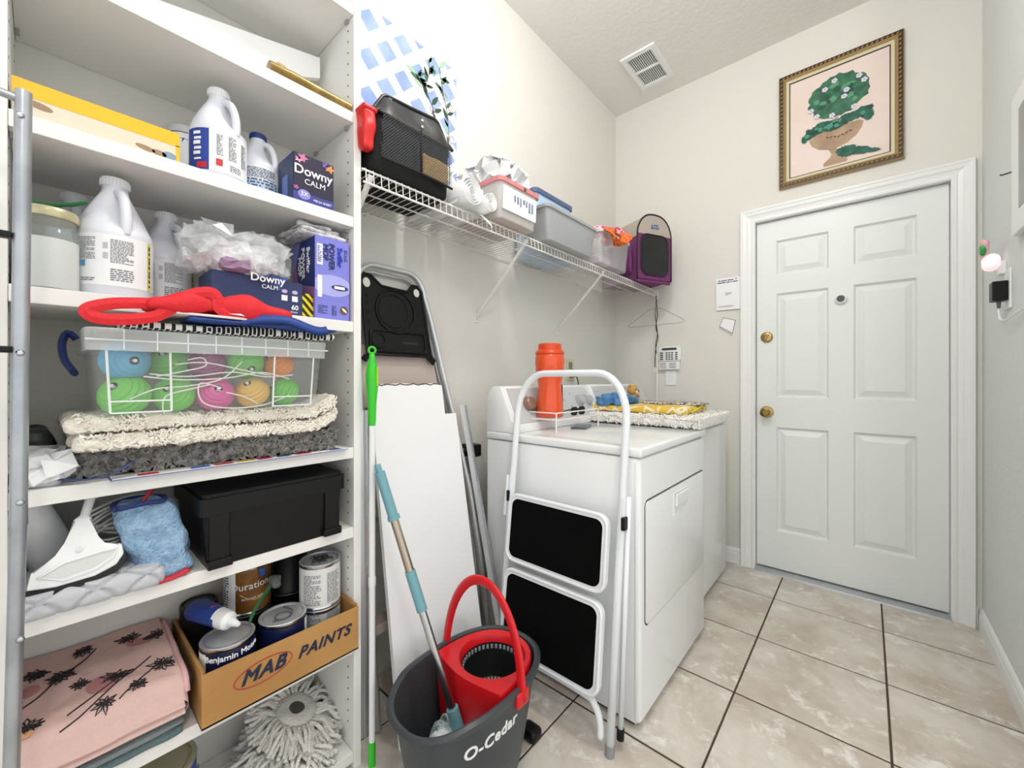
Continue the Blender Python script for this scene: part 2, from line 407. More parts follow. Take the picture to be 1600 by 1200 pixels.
# ---------------------------------------------------------------- shelf B
sb = MB(); yz = [(.10, 1.887), (.34, 1.887), (.40, 1.975), (.565, 2.055), (.565, 2.118), (.14, 2.02), (.10, 2.0)]
sb.prism(yz, 0, .018, Matrix(((0, 0, 1, -1.300), (1, 0, 0, 0), (0, 1, 0, 0), (0, 0, 0, 1))))
tag(sb.build('foam_board', mat('white_foam', 'f3f4f4', .8)), 'large bright white foam sheet standing on a high shelf', 'board')
g = thing('gift_wrap_roll', 'flattened gold roll at the front of a high shelf', 'roll', (-1.13, .475, 1.885))
gp = MB(); gp.tube([(0, -.105, .016), (.002, -.05, .017), (0, .03, .016), (.001, .105, .015)], .01, 14, flat=(.014, .02), up=(0, 0, 1)); gp.build('paper', mat('gold_foil', 'a98f55', .35, .5, var=(30, '8d753f')), g, smooth=True)
gp = MB(); gp.tube([(-.02, -.107, .02), (-.01, -.09, .027), (.012, -.088, .03), (.02, -.075, .022)], .004, 6, flat=(.002, .006)); gp.build('loose_edge', mat('gold_light', 'c9b07a', .4, .4), g, smooth=True)
# ---------------------------------------------------------------- jugs
M_JUG = mat('jug_white_plastic', 'dfe2ea', .38); M_LABEL = mat('label_paper', 'eef0f1', .5)
def jug(label, x, y, z, H=.25, R=.06, hand=.25, cap='e9ebee', lab=True, seed=1, kind=0):
    t = thing('bleach_jug', label, 'jug', (x, y, z), group='plastic jugs on the shelves')
    k = H/.25
    pr = [(0, 0), (R*.9, 0), (R, .008*k), (R, .128*k), (R*.985, .138*k), (R*.9, .155*k), (R*.72, .182*k), (R*.52, .206*k), (R*.38, .222*k), (R*.345, .229*k), (R*.345, .238*k)]
    c, s = math.cos(hand), math.sin(hand)
    def sq(v):
        vx, vy, vz = v; q = vx*c+vy*s
        if vz > .14*k and q > 0:
            f = min(1, (vz-.14*k)/(.03*k))*min(1, max(0, (.228*k-vz)/(.02*k))); q2 = q*(1-.42*f); vx += (q2-q)*c; vy += (q2-q)*s
        return (vx, vy, vz)
    MB().lathe(pr, 36, squash=sq).build('body', M_JUG, t, smooth=True)
    hp = [(R*.28*c, R*.28*s, .222*k), (R*.62*c, R*.62*s, .213*k), (R*.83*c, R*.83*s, .185*k), (R*.9*c, R*.9*s, .155*k), (R*.86*c, R*.86*s, .13*k)]
    MB().tube(smooth_path(hp, 4), .0095*k, 10).build('handle', M_JUG, t, smooth='all')
    cp = MB().lathe([(0, .236*k), (R*.37, .236*k), (R*.38, .238*k), (R*.38, .251*k), (R*.36, .254*k), (0, .254*k)], 28)
    for i in range(28):
        a = 2*PI*i/28; cp.cyl((R*.38*math.cos(a), R*.38*math.sin(a), .238*k), (R*.38*math.cos(a), R*.38*math.sin(a), .250*k), .0012, 4)
    cp.build('cap', mat('cap_'+cap, cap, .4), t, smooth=True)
    if not lab: return t
    r = R+.0007
    def on(a, zz, e=0): return ((r+e)*math.cos(a), (r+e)*math.sin(a), zz)
    def patch(a0, a1, z0, z1, e): return MB().grid(lambda u, v_: on(a0+(a1-a0)*u, z0+(z1-z0)*v_, e), 20, 2)
    z0, z1 = .022*k, .124*k
    L0 = patch(-1.9, 1.5, z0, z1, 0).build('label', M_LABEL, t, smooth='all')
    if kind == 0:      # dense small print, pictograms, yellow side stripe
        fp = MB(); fn = lambda s_, q: on(s_/r, q, .0006)
        fine_print(fp, fn, .045, .045, .0028, seed, x0=-1.2*r, z0=.072*k); fine_print(fp, fn, .042, .05, .0028, seed+1, x0=-.2*r, z0=.066*k)
        fine_print(fp, fn, .042, .028, .0042, seed+2, x0=-.2*r, z0=.03*k); fine_print(fp, fn, .03, .008, .004, seed+3, x0=-1.0*r, z0=.03*k)
        fp.build('small_print', M_FINE, t)
        patch(.86, .98, z0, z1, .0006).build('stripe', mat('label_yellow', 'e8dc2a', .5), t)
        bl = MB()
        for i in range(9): bl.grid(lambda u, v_: on(.885+.07*u, z0+.008+i*.0098*k+(.0045+.002*(i % 3))*k*v_, .0011), 2, 2)
        bl.build('stripe_print', M_INK, t)
        patch(-1.15, -.85, .058*k, .07*k, .0006).build('pictogram', mat('label_cyan', '4fa3c8', .5), t)
        pc = MB(); pc.grid(lambda u, v_: on(-.38+.12*u, .075*k+.012*v_, .0006), 3, 2); pc.grid(lambda u, v_: on(-.38+.12*u, .095*k+.012*v_, .0006), 3, 2); pc.build('pictogram', mat('label_grey', 'b9bdc2', .5), t)
    elif kind == 1:    # blue panel with white letters at its left, print columns, red cap pictogram
        patch(-1.5, -.55, z0, z1, .0005).build('brand_panel', mat('label_blue', '1f3f9a', .45), t)
        bl = MB()
        for i, hh_ in enumerate((.006, .011, .009, .012, .008, .01)): bl.grid(lambda u, v_: on(-1.12+.3*u-.03*(i % 2), z0+.024*k+i*.0125*k+hh_*.75*k*v_, .0011), 4, 2)
        bl.build('panel_print', M_INKW, t)
        patch(-1.0, -.62, .026*k, .04*k, .0008).build('panel_flash', mat('label_red', 'c4202c', .45), t)
        fp = MB(); fn = lambda s_, q_: on(s_/r, q_, .0007)
        fine_print(fp, fn, .014, .05, .0038, seed, x0=-.3*r, z0=.062*k); fine_print(fp, fn, .02, .06, .0036, seed+1, x0=.1*r, z0=.055*k); fine_print(fp, fn, .018, .06, .0036, seed+2, x0=.62*r, z0=.05*k)
        fine_print(fp, fn, .03, .018, .004, seed+5, x0=.15*r, z0=.028*k); fp.build('small_print', M_FINE, t)
        pc = MB(); pc.grid(lambda u, v_: on(-.32+.22*u, .036*k+.016*v_, .0007), 3, 2); pc.build('pictogram', mat('label_red', 'c4202c', .45), t)
    else:              # grey print on pale blue
        patch(-.9, 1.2, z0, z0+.055*k, .0005).build('instruction_panel', mat('label_pale_blue', 'b9cfe2', .5), t)
        fp = MB(); fn = lambda s_, q_: on(s_/r, q_, .001)
        fine_print(fp, fn, .09, .05, .008, seed, x0=-.8*r, z0=z0); fine_print(fp, fn, .08, .03, .004, seed+1, x0=-.8*r, z0=z0+.06*k); fp.build('small_print', mat('print_blue', '3f4f78', .6), t)
    return t
jug('white bleach jug with blue label panel beside the yellow box', -1.2, .283, ZS['C'], .235, .058, .5, seed=3, kind=1)
jug('white jug with dark blue cap left of the purple dryer sheet box', -1.262, .388, ZS['C'], .2, .052, .7, cap='2a3f86', seed=7, kind=2)
jug('large white bleach jug with yellow label stripe, next to the glass jar', -1.195, .1, ZS['D'], .25, .06, .22, seed=11, kind=0)
jug('white jug half hidden behind the jug with the yellow stripe', -1.31, .2, ZS['D'], .24, .056, .6, seed=15, kind=0)
jug('pale jug behind the glass jar with green scoop', -1.325, .045, ZS['D'], .24, .05, .1, lab=False)
# wipes canister
c = thing('wipes_canister', 'white canister with blue oval behind the bleach jug', 'canister', (-1.325, .243, ZS['C']))
MB().lathe([(0, 0), (.036, 0), (.038, .003), (.038, .15), (.036, .153), (0, .153)], 28).build('body', M_WHITE, c, smooth=True)
MB().lathe([(.039, .153), (.039, .17), (.034, .175), (.02, .177), (0, .177)], 28, cap=False).build('lid', mat('lid_grey', 'c5c8cc', .4), c, smooth=True)
o_ = MB(); o_.add([((.0385)*math.cos(a0), .0385*math.sin(a0), .1+.038*math.sin(b)) for b in [i*2*PI/20 for i in range(20)] for a0 in [-.35+.75*math.cos(b)]], [tuple(range(20))]); o_.build('brand_oval', mat('label_blue', '1f3f9a', .45), c)
# ---------------------------------------------------------------- boxes
def carton(name, label, cat, x0, x1, y0, y1, z0, z1, m, group=None, bev=.0015):
    t = thing(name, label, cat, ((x0+x1)/2, (y0+y1)/2, z0), group=group)
    t['_'] = 0; del t['_']
    MB().box(-(x1-x0)/2, (x1-x0)/2, -(y1-y0)/2, (y1-y0)/2, 0, z1-z0, bev=bev, seg=1).build('carton', m, t)
    return t
def plate(name, m, t, x, y0, y1, z0, z1, poly=None, th=.0006):
    """thin printed area on a face looking along +x (local coordinates)"""
    b = MB(); P = poly or [(y0, z0), (y1, z0), (y1, z1), (y0, z1)]
    b.prism(P, 0, th, Matrix(((0, 0, 1, x), (1, 0, 0, 0), (0, 1, 0, 0), (0, 0, 0, 1)))); return b.build(name, m, t)
def plate_y(name, m, t, y, x0, x1, z0, z1, poly=None, th=.0006):
    """... on a face looking along -y"""
    b = MB(); P = poly or [(x0, z0), (x1, z0), (x1, z1), (x0, z1)]
    b.prism(P, 0, th, Matrix(((1, 0, 0, 0), (0, 0, -1, y), (0, 1, 0, 0), (0, 0, 0, 1)))); return b.build(name, m, t)
def ell(cx, cy, rx, ry, n=20, rot=0): return [(cx+rx*math.cos(a)*math.cos(rot)-ry*math.sin(a)*math.sin(rot), cy+rx*math.cos(a)*math.sin(rot)+ry*math.sin(a)*math.cos(rot)) for a in [2*PI*i/n for i in range(n)]]
M_CREAM = mat('carton_cream', 'dad3be', .6); M_YEL = mat('carton_yellow', 'e6b812', .5); M_NAVY = mat('carton_navy', '20305f', .45)
t = carton('wood_sample_box', 'long yellow and cream carton lying along the shelf', 'box', -1.235, -1.128, -.036, .195, ZS['C'], 1.652, M_CREAM)
plate('yellow_band', M_YEL, t, .0535, -.1155, .1155, .038, .067); plate('yellow_end', M_YEL, t, .0535, .109, .1155, 0, .04)
for y, z, w_, h_ in ((-.085, .028, .018, .006), (.06, .014, .016, .005), (.082, .012, .012, .006)): plate('picture', mat('wood_brown', '9a7f62', .6), t, .0535, 0, 0, 0, 0, ell(y, z, w_, h_, 16, -.15))
plate('picture', mat('print_steel_blue', '7f97ab', .6), t, .0535, 0, 0, 0, 0, ell(.098, .013, .012, .008, 16))
M_PURP = mat('carton_black_plum', '241f3a', .4)
t = carton('dryer_sheet_box', 'upright dark plum dryer sheet box by the shelf side panel', 'box', -1.217, -1.117, .424, .53, ZS['C'], 1.711, M_PURP)
plate_y('side_print', M_NAVY, t, -.0531, -.05, .05, .002, .124)
plate_y('side_panel_print', mat('carton_steel_blue', '5b77b5', .45), t, -.0538, -.02, .015, .01, .075)
plate('bottom_band', mat('carton_indigo', '3c3f8f', .45), t, .0501, -.053, .053, .002, .024)
plate('badge', mat('carton_lilac', '8d8bd0', .45), t, .0506, 0, 0, 0, 0, ell(-.026, .02, .016, .013))
for y, z, r_, hx in ((-.03, .116, .014, 'c9749c'), (-.04, .108, .01, 'e2a0bd'), (.042, .112, .014, 'd98c4a'), (.03, .118, .01, '7a5fc0'), (-.046, .034, .008, 'b35a9a')):
    plate('flower_print', mat('flower_'+hx, hx, .5), t, .0501, 0, 0, 0, 0, [(y+r_*(1+.35*math.cos(5*a))*math.cos(a)*.75, z+r_*(1+.35*math.cos(5*a))*math.sin(a)*.6) for a in [2*PI*i/30 for i in range(30)]])
text('lettering', 'Downy', .034, M_INKW, t, (.0512, -.002, .082), FACE_X, bold=.0006); text('lettering', 'CALM', .021, M_INKW, t, (.0512, .002, .055), FACE_X)
text('lettering', '3X', .016, M_INKW, t, (.0516, -.026, .021), FACE_X); text('lettering', 'MEGA SHEET', .0085, M_INKW, t, (.0512, .022, .012), FACE_X)
# ---------------------------------------------------------------- shelf D things
j = thing('glass_jar', 'glass jar of white powder with a cream lid', 'jar', (-1.16, .006, ZS['D']))
MB().lathe([(0, .003), (.039, .003), (.0405, .006), (.0405, .094), (0, .094)], 32).build('powder', mat('white_powder', 'f2f4f2', .9), j, smooth=True)
MB().lathe([(0, 0), (.041, 0), (.0435, .004), (.0435, .098), (.042, .108), (.0375, .114), (.038, .118), (.0372, .122), (.038, .126), (.037, .135)], 32, cap=False).build('glass', mat('jar_glass', 'b9c4c0', .05, alpha=.3), j, smooth='all')
MB().lathe([(0, .133), (.040, .133), (.041, .135), (.041, .148), (.039, .151), (0, .152)], 32).build('lid', mat('cream_tin', 'c2bc98', .3, .4), j, smooth=True)
s_ = thing('scoop', 'dark green plastic scoop resting on the jar lid', 'scoop', (-1.16, .006, ZS['D']+.152))
sc = MB(); sc.tube([(.012, -.03, .004), (.012, 0, .007), (.01, .03, .018), (.008, .05, .028)], .005, 8, flat=(.004, .007), up=(0, 0, 1)); sc.build('handle', mat('green_plastic', '17663a', .4), s_, smooth=True)
sc = MB(); sc.rbox(.022, .026, .012, .005, (6, 6, 3), T=TR((.012, -.028, 0))); sc.build('bowl', mat('green_plastic', '17663a', .4), s_, smooth=True)
t = carton('dryer_sheet_carton', 'long navy dryer sheet carton lying under the plastic bag', 'box', -1.235, -1.122, .25, .449, ZS['D'], 1.37, M_NAVY)
fl_ = MB(); fl_.prism([(-.045, .062), (.045, .066), (.062, .1), (-.01, .105), (-.05, .075)], 0, .0015, Matrix(((.25, 0, 1, .047), (1, 0, 0, 0), (0, 1, 0, -.006), (0, 0, 0, 1)))); fl_.build('torn_flap', mat('carton_blue', '33518f', .45), t)
text('lettering', 'Downy', .026, M_INKW, t, (.0735, .012, .08), FACE_X, bold=.0004); text('lettering', 'CALM', .014, M_INKW, t, (.068, .018, .062), FACE_X)
text('lettering', '60', .017, M_INKW, t, (.0575, .08, .02), FACE_X, bold=.0005); text('lettering', 'sheets', .007, M_INKW, t, (.0575, .078, .009), FACE_X)
for yy in (.055, .08):
    plate('pictogram', M_INKW, t, .0572, yy-.007, yy+.007, .036, .05); plate('pictogram', mat('print_lilac', 'c7b4dd', .5), t, .0572, 0, 0, 0, 0, ell(yy, .06, .007, .005))
r_ = thing('striped_roll', 'yellow and dark striped roll end wedged beside the tall lilac box', 'roll', (-1.19, .468, ZS['D']))
MB().lathe([(0, -.055), (.03, -.055), (.033, -.05), (.033, .05), (.03, .055), (0, .055)], 28, TR((0, 0, .033), (0, PI/2, 0))).build('roll', pattern_mat('yellow_black_stripe', 'wave', 'e6d420', '2a2f1c', 30), r_, smooth=True)
M_LILAC = mat('carton_periwinkle', '7d7fd6', .4)
t = carton('mop_refill_box', 'tall periwinkle mop box standing against the shelf side', 'box', -1.274, -1.124, .482, .579, ZS['D'], 1.51, M_LILAC)
plate('lilac_ellipse', mat('carton_pale_lilac', 'a8aae6', .45), t, .0751, 0, 0, 0, 0, [(max(-.0485, min(.0485, a)), b) for a, b in ell(.0, .095, .055, .03, 28)])
plate('mop_picture', M_INKW, t, .0757, -.042, -.03, .06, .12)
mp = MB(); mp.prism(ell(.02, .092, .024, .008, 20), 0, .0008, Matrix(((0, 0, 1, .0757), (1, 0, 0, 0), (0, 1, 0, 0), (0, 0, 0, 1)))); mp.build('mop_picture', M_NAVY, t)
plate('mop_picture', M_INKW, t, .0763, .004, .034, .088, .096)
plate('seal', mat('print_brown', '6b4f33', .5), t, .0755, 0, 0, 0, 0, ell(.032, .03, .012, .012)); plate('seal_mark', M_INKW, t, .076, 0, 0, 0, 0, ell(.033, .03, .009, .003, 14, -.7))
plate('white_tag', mat('print_pale', 'dfe2f6', .5), t, .0754, -.044, -.028, .148, .205)
for tx, sz, yy, zz in (('POWER', .021, -.004, .175), ('MOP', .021, -.021, .185), ('Swiffer', .02, .019, .178)):
    text('lettering', tx, sz, M_NAVY if tx != 'Swiffer' else mat('print_bright_blue', '2b39b8', .5), t, (.0764, yy, zz), (0, PI/2, 0), bold=.0006)
fp = MB(); fine_print(fp, lambda a, b: (.0758, a, b), .03, .028, .004, 5, x0=-.04, z0=.012); fine_print(fp, lambda a, b: (.0758, a, b), .016, .03, .004, 6, x0=-.003, z0=.012); fine_print(fp, lambda a, b: (.0758, a, b), .012, .04, .005, 8, x0=.032, z0=.165); fine_print(fp, lambda a, b: (.0762, a, b), .013, .05, .005, 9, x0=-.0425, z0=.151); fp.build('small_print', M_NAVY, t)
plate_y('side_print', mat('carton_royal', '1d2f78', .45), t, -.0486, 0, 0, 0, 0, [(-.03, .105), (.074, .085), (.074, .224), (-.02, .224), (-.05, .16)])
plate_y('side_print', mat('carton_orchid', '9a64a8', .45), t, -.0486, 0, 0, 0, 0, [(-.074, .04), (.074, .035), (.074, .085), (-.03, .105), (-.05, .16), (-.074, .15)])
plate_y('side_print', mat('carton_dusk', 'c3b2c6', .45), t, -.0492, -.07, .06, .002, .05)
for tx, sz, xx, zz in (('POWER', .026, .0, .16), ('MOP', .026, -.022, .155), ('Swiffer', .026, .034, .165)): text('lettering', tx, sz, M_INKW, t, (xx, -.0502, zz), ROT((0, 0, -1), (0, -1, 0)), bold=.0006)
cl = MB()
for i in range(4): cl.rbox(.15-.01*i, .125-.012*i, .011, .005, (14, 14, 2), .006, 30, i+2, TR((.006*math.sin(i*2.1), .006*math.cos(i*3), i*.0085), (0, 0, .12*math.sin(i*1.7))))
tag(cl.build('folded_lace_cloth', mat('lace_cloth', 'e3e2e2', .9, var=(70, 'b9b8bd'), bump=(90, .6)), smooth='all', loc=(-1.205, .505, 1.511)), 'folded white lace cloth on top of the tall lilac box', 'cloth')
def crumple(w, d_, h_, amp, freq, seed, T=None, n=(22, 22, 12)):
    return MB().rbox(w, d_, h_, min(w, d_, h_)*.45, n, amp, freq, seed, T)
def crinkle(w, d_, h_, amp, seed, n, T=None):
    R2 = random.Random(seed); b = MB(); b.rbox(w, d_, h_, min(w, d_, h_)*.4, n, T=T)
    for v_ in b.bm.verts:
        lim = .15 if v_.co.z < .004 else 1
        v_.co += Vector((R2.uniform(-1, 1), R2.uniform(-1, 1), abs(R2.uniform(-1, 1))*.7 if lim < 1 else R2.uniform(-1, 1)))*amp*.45*lim
    bmesh.ops.triangulate(b.bm, faces=b.bm.faces); return b
bg = thing('plastic_bag', 'clear crumpled plastic bag of white cloth on the navy carton', 'bag', (-1.165, .315, 1.371))
b = crinkle(.1, .15, .07, .022, 4, (7, 9, 5), TR((0, 0, .006), (0, .1, 0))); b.build('cloth', mat('white_cloth', 'f3f3f5', .9), bg)
b = crinkle(.06, .06, .03, .012, 5, (5, 5, 3), TR((.035, -.02, .0))); b.build('sachet', mat('mauve_sachet', '9a7f9c', .5), bg)
b = crinkle(.13, .2, .1, .04, 9, (8, 12, 6)); b.build('film', mat('clear_film', 'eef2f4', .1, alpha=.22, spec=.9), bg)
b = crinkle(.12, .21, .09, .045, 19, (6, 9, 5), TR((.004, -.01, .0))); b.build('film', mat('clear_film', 'eef2f4', .1, alpha=.22, spec=.9), bg)
b = MB(); b.grid(lambda u, v_: (.055+.012*math.sin(7*u+3*v_), -.12+.05*u, .0+.03*v_+.008*math.sin(9*u)), 8, 6); b.build('loose_film', mat('clear_film_edge', 'f2f4f5', .15, alpha=.35), bg)
b = crumple(.09, .08, .09, .012, 22, 12); tag(b.build('white_pouch', mat('pouch_white', 'd7d6d0', .7), smooth='all', loc=(-1.325, .405, ZS['D'])), 'soft white pouch behind the plastic bag', 'pouch')
t = thing('food_container', 'small clear teal-lidded container behind the red tote', 'container', (-1.27, .245, ZS['D']))
MB().box(-.03, .03, -.032, .0, 0, .028, bev=.003).build('tub', mat('tub_teal', '8fb5b0', .3, alpha=.6), t); MB().box(-.032, .032, -.034, .002, .028, .034, bev=.002).build('lid', mat('lid_dark_teal', '31555c', .4), t)
# ---------------------------------------------------------------- clear tub of lanterns
TB = thing('storage_tub', 'clear plastic storage tub full of coloured string lanterns', 'tub', (-1.195, .267, 1.047))
M_TUB = clear_plastic('frosted_tub', 'eaf3f0', .14, .15); M_TUBE = clear_plastic('frosted_tub_rim', 'f2f7f6', .48, .3)
def ring(w, d_, z, r=.02): return [(x, y, z) for x, y in rrect(w, d_, r, 4)]
def shell(rings, cap0=False):
    b = MB(); n = len(rings[0]); b.add([v_ for q in rings for v_ in q], [(i*n+k, i*n+(k+1) % n, (i+1)*n+(k+1) % n, (i+1)*n+k) for i in range(len(rings)-1) for k in range(n)]+([tuple(range(n))[::-1]] if cap0 else [])); return b
shell([ring(.245, .395, .001), ring(.25, .4, .004), ring(.262, .418, .128)], True).build('body', M_TUB, TB, smooth=True)
shell([ring(.264, .42, .126), ring(.276, .436, .126), ring(.282, .44, .166), ring(.276, .434, .168), ring(.262, .42, .164)]).build('rim', M_TUBE, TB)
lid_ = MB(); lid_.prism(rrect(.27, .43, .02, 4), .1645, .168); lid_.build('lid', clear_plastic('frosted_lid', 'e6efec', .35), TB)
rb = MB()
for i in range(1, 9):
    y = -.215+i*.048; rb.box(.139, .1415, y-.0012, y+.0012, .128, .166)
rb.box(.1385, .1405, -.218, .218, .144, .147)
fx = lambda z: .1255+(.131-.1255)*z/.128+.0012
for ya, yb in ((-.19, -.098), (.095, .185)):
    for y in (ya, yb): rb.tube([(fx(.008), y*.97, .008), (fx(.127), y, .127)], .0022, 6)
    for z in (.008, .03): rb.tube([(fx(z), ya*.97, z), (fx(z), yb*.97, z)], .0018, 6)
rb.build('moulded_ribs', clear_plastic('frosted_rib', 'f4f8f7', .85), TB)
hb = MB(); hb.tube(smooth_path([(.03, -.224, .15), (.03, -.236, .162), (.03, -.243, .14), (.04, -.24, .11), (.055, -.228, .085)], 4), .006, 8, flat=(.016, .006), up=(1, 0, 0)); hb.build('latch', mat('latch_navy', '1f2d63', .35), TB, smooth=True)
def lantern(col, hx, x, y, z, tilt, lab, r=.033):
    t = thing('string_lantern', lab, 'lantern', (x, y, z), group='ribbed string lanterns in the clear tub')
    pr = []
    for i in range(41):
        a = -PI/2*.86+PI*.86*i/40; rr = r*(1+.055*math.sin(i*PI*.5)); pr.append((rr*math.cos(a), r*.92*math.sin(a)))
    MB().lathe(pr, 24, TR(rot=tilt), cap=False).build('shade', mat('lantern_'+col, hx, .55), t, smooth=True)
    MB().cyl((0, 0, 0), tuple(TR(rot=tilt) @ Vector((0, 0, r*.99))), .0035, 8).build('socket', M_WHITE, t)
LN = [('green', '6cc24a', -1.12, .108, 1.083, (.6, .9, 0), 'large green lantern at the bottom left of the clear tub', .038), ('green', '6cc24a', -1.115, .184, 1.083, (.5, 1.1, 0), 'bottom green lantern left of the pink one', .034),
      ('pink', 'cf4f96', -1.108, .254, 1.083, (0, 1.2, 0), 'pink lantern in the bottom row of the tub', .034), ('amber', 'd9b053', -1.108, .328, 1.084, (.5, .7, 0), 'amber lantern in the bottom row of the tub', .033),
      ('green', '6cc24a', -1.12, .402, 1.083, (1, .3, 0), 'bottom green lantern at the right end of the tub', .033), ('blue', '5aa9cf', -1.12, .108, 1.153, (.3, 1.6, .6), 'blue lantern in the upper left of the tub', .036),
      ('green', '6cc24a', -1.16, .18, 1.15, (.4, .8, 0), 'green lantern in the upper row next to the blue one', .033), ('magenta', 'a8508c', -1.15, .25, 1.15, (.3, .6, 0), 'dull magenta lantern in the upper row', .034),
      ('green', '6cc24a', -1.125, .32, 1.153, (0, 2.0, .1), 'green lantern in the upper row over the amber one', .034), ('orange', 'e58a35', -1.13, .392, 1.152, (.8, .5, 0), 'orange lantern in the upper right of the tub', .034)]
for a in LN: lantern(a[0], a[1], a[2], a[3], a[4]+.004, a[5], a[6], a[7]*1.06)
cd = MB(); R = random.Random(5)
paths = [[(-1.082, .14, 1.13), (-1.08, .2, 1.125), (-1.078, .28, 1.135), (-1.08, .35, 1.125), (-1.082, .41, 1.13)], [(-1.08, .13, 1.125), (-1.076, .19, 1.118), (-1.078, .27, 1.122), (-1.078, .34, 1.135), (-1.08, .4, 1.12)],
         [(-1.082, .18, 1.15), (-1.078, .23, 1.155), (-1.076, .3, 1.14), (-1.08, .36, 1.128)], [(-1.08, .11, 1.08), (-1.076, .15, 1.1), (-1.078, .2, 1.105), (-1.078, .26, 1.12), (-1.08, .3, 1.16)],
         [(-1.08, .26, 1.1), (-1.076, .22, 1.11), (-1.076, .225, 1.07), (-1.076, .27, 1.055), (-1.076, .34, 1.058), (-1.077, .4, 1.08)], [(-1.08, .25, 1.095), (-1.076, .3, 1.08), (-1.076, .33, 1.062)],
         [(-1.08, .16, 1.055), (-1.077, .165, 1.085), (-1.076, .21, 1.1), (-1.078, .24, 1.108)], [(-1.082, .2, 1.16), (-1.078, .225, 1.165), (-1.078, .23, 1.148), (-1.08, .19, 1.135), (-1.08, .15, 1.125)]]
for p in paths: cd.tube(smooth_path(p, 6), .0016, 5)
tag(cd.build('tangled_cord', mat('white_cord', 'ecebe4', .5), smooth='all'), 'tangled white cord between the lanterns in the tub', 'cord')
# things on the tub lid
ZT = 1.2155
b = MB(); b.rbox(.17, .4, .02, .008, (10, 40, 3), .006, 18, 3, fn=lambda p: Vector((p.x, p.y, p.z*(1+.2*math.sin(p.y*14)))))
tag(b.build('folded_trellis_cloth', pattern_mat('black_white_trellis', 'brick', '0e0e10', 'e6e6e2', 30), smooth='all', loc=(-1.125, .3, ZT)), 'folded black and white trellis cloth on the tub lid', 'cloth')
t = thing('blue_tote', 'flat royal blue bag on the trellis cloth', 'bag', (-1.06, .34, ZT+.0215))
b = MB(); b.rbox(.1, .3, .008, .004, (8, 30, 2), .003, 20, 5); b.build('body', mat('royal_blue_cloth', '24448f', .6), t, smooth='all')
b = MB(); b.tube(smooth_path([(.045, -.06, .006), (.055, -.02, .014), (.058, .03, .016), (.06, .07, .004), (.055, .1, -.002), (.045, .125, .004)], 5), .004, 4, flat=(.003, .0105), up=(1, 0, 0)); b.build('handle', mat('royal_blue_cloth', '24448f', .6), t, smooth='all')
b = MB(); b.box(-.045, .045, -.14, .14, 0, .005, bev=.0015); b.rbox(.04, .08, .004, .002, (4, 6, 2), T=TR((.02, -.02, .005)))
tag(b.build('white_clipboard', mat('card_white', 'e6ddda', .6), loc=(-1.055, .31, ZT+.031)), 'thin white board between red and blue bags', 'board')
t = thing('red_tote', 'bright red cloth bag with a looped strap on the tub', 'bag', (-1.055, .255, ZT+.037))
M_RC = mat('red_cloth', 'd81a26', .65, bump=(120, .2))
b = MB(); b.rbox(.09, .26, .03, .012, (10, 34, 5), .014, 17, 8, fn=lambda p: Vector((p.x, p.y, p.z*(1+.35*math.cos(p.y*16))))); b.build('body', M_RC, t, smooth='all')
b = MB(); b.tube(smooth_path([(.03, -.11, .012), (.03, -.17, .004), (.03, -.205, -.012), (.035, -.185, -.026), (.04, -.12, -.016), (.042, -.085, .012), (.042, -.06, .036), (.042, -.03, .045), (.042, -.018, .034), (.042, -.012, .01), (.04, .03, .002)], 6), .004, 4, flat=(.0025, .0105), up=(1, 0, 0)); b.build('strap', M_RC, t)
b = MB(); b.prism([(.0, .004), (.06, .01), (.085, .004), (.04, .001)], 0, .001, Matrix(((0, 0, 1, .047), (1, 0, 0, 0), (0, 1, 0, 0), (0, 0, 0, 1)))); b.build('print', M_INKW, t)
# ---------------------------------------------------------------- shelf E
def tufts(n, w, d_, z0, z1, seed, size=.006, faces='xy', edge=0, thick=.34, hgt=.75):
    """short curled tufts over the front (+x), both ends and top edge of a folded rug"""
    R = random.Random(seed); b = MB()
    for i in range(n):
        q = R.random(); z = R.uniform(z0, z1)
        if q < .7: p = Vector((w/2-edge, R.uniform(-d_/2, d_/2), z)); nrm = Vector((1, 0, 0))
        elif q < .88: p = Vector((R.uniform(-w/2, w/2), -d_/2+edge, z)); nrm = Vector((0, -1, 0))
        else: p = Vector((R.uniform(0, w/2), R.uniform(-d_/2, d_/2), z1)); nrm = Vector((0, 0, 1))
        t_ = Vector((R.uniform(-1, 1), R.uniform(-1, 1), R.uniform(-1, 1))); t_ -= nrm*t_.dot(nrm); t_.normalize()
        l = size*R.uniform(.8, 1.5)
        b.tube([p-t_*l*.7, p-t_*l*.2+nrm*l*hgt, p+t_*l*.5+nrm*l*hgt*.8, p+t_*l*.95-nrm*l*.1], size*thick, 5)
    return b
def slope(k): return lambda p: Vector((p.x, p.y, p.z+k*p.y))
rg = thing('grey_rug', 'folded charcoal shag rug at the bottom of the rug pile', 'rug', (-1.25, .295, .9265), -.07)
b = MB(); b.rbox(.24, .48, .056, .024, (16, 30, 6), .006, 30, 2); b.build('fold', mat('charcoal_wool', '1f1f20', .95, bump=(90, 1)), rg, smooth='all')
tag(tufts(1700, .245, .49, .004, .056, 4, .0105, edge=.002, thick=.25, hgt=.5).build('pile', mat('charcoal_yarn', '8e8c88', .9, var=(90, '5c5b59')), rg, smooth='all'), kind='stuff')
cr = thing('cream_rug', 'thick cream bath rug folded in two under the tub', 'rug', (-1.225, .283, .9825))
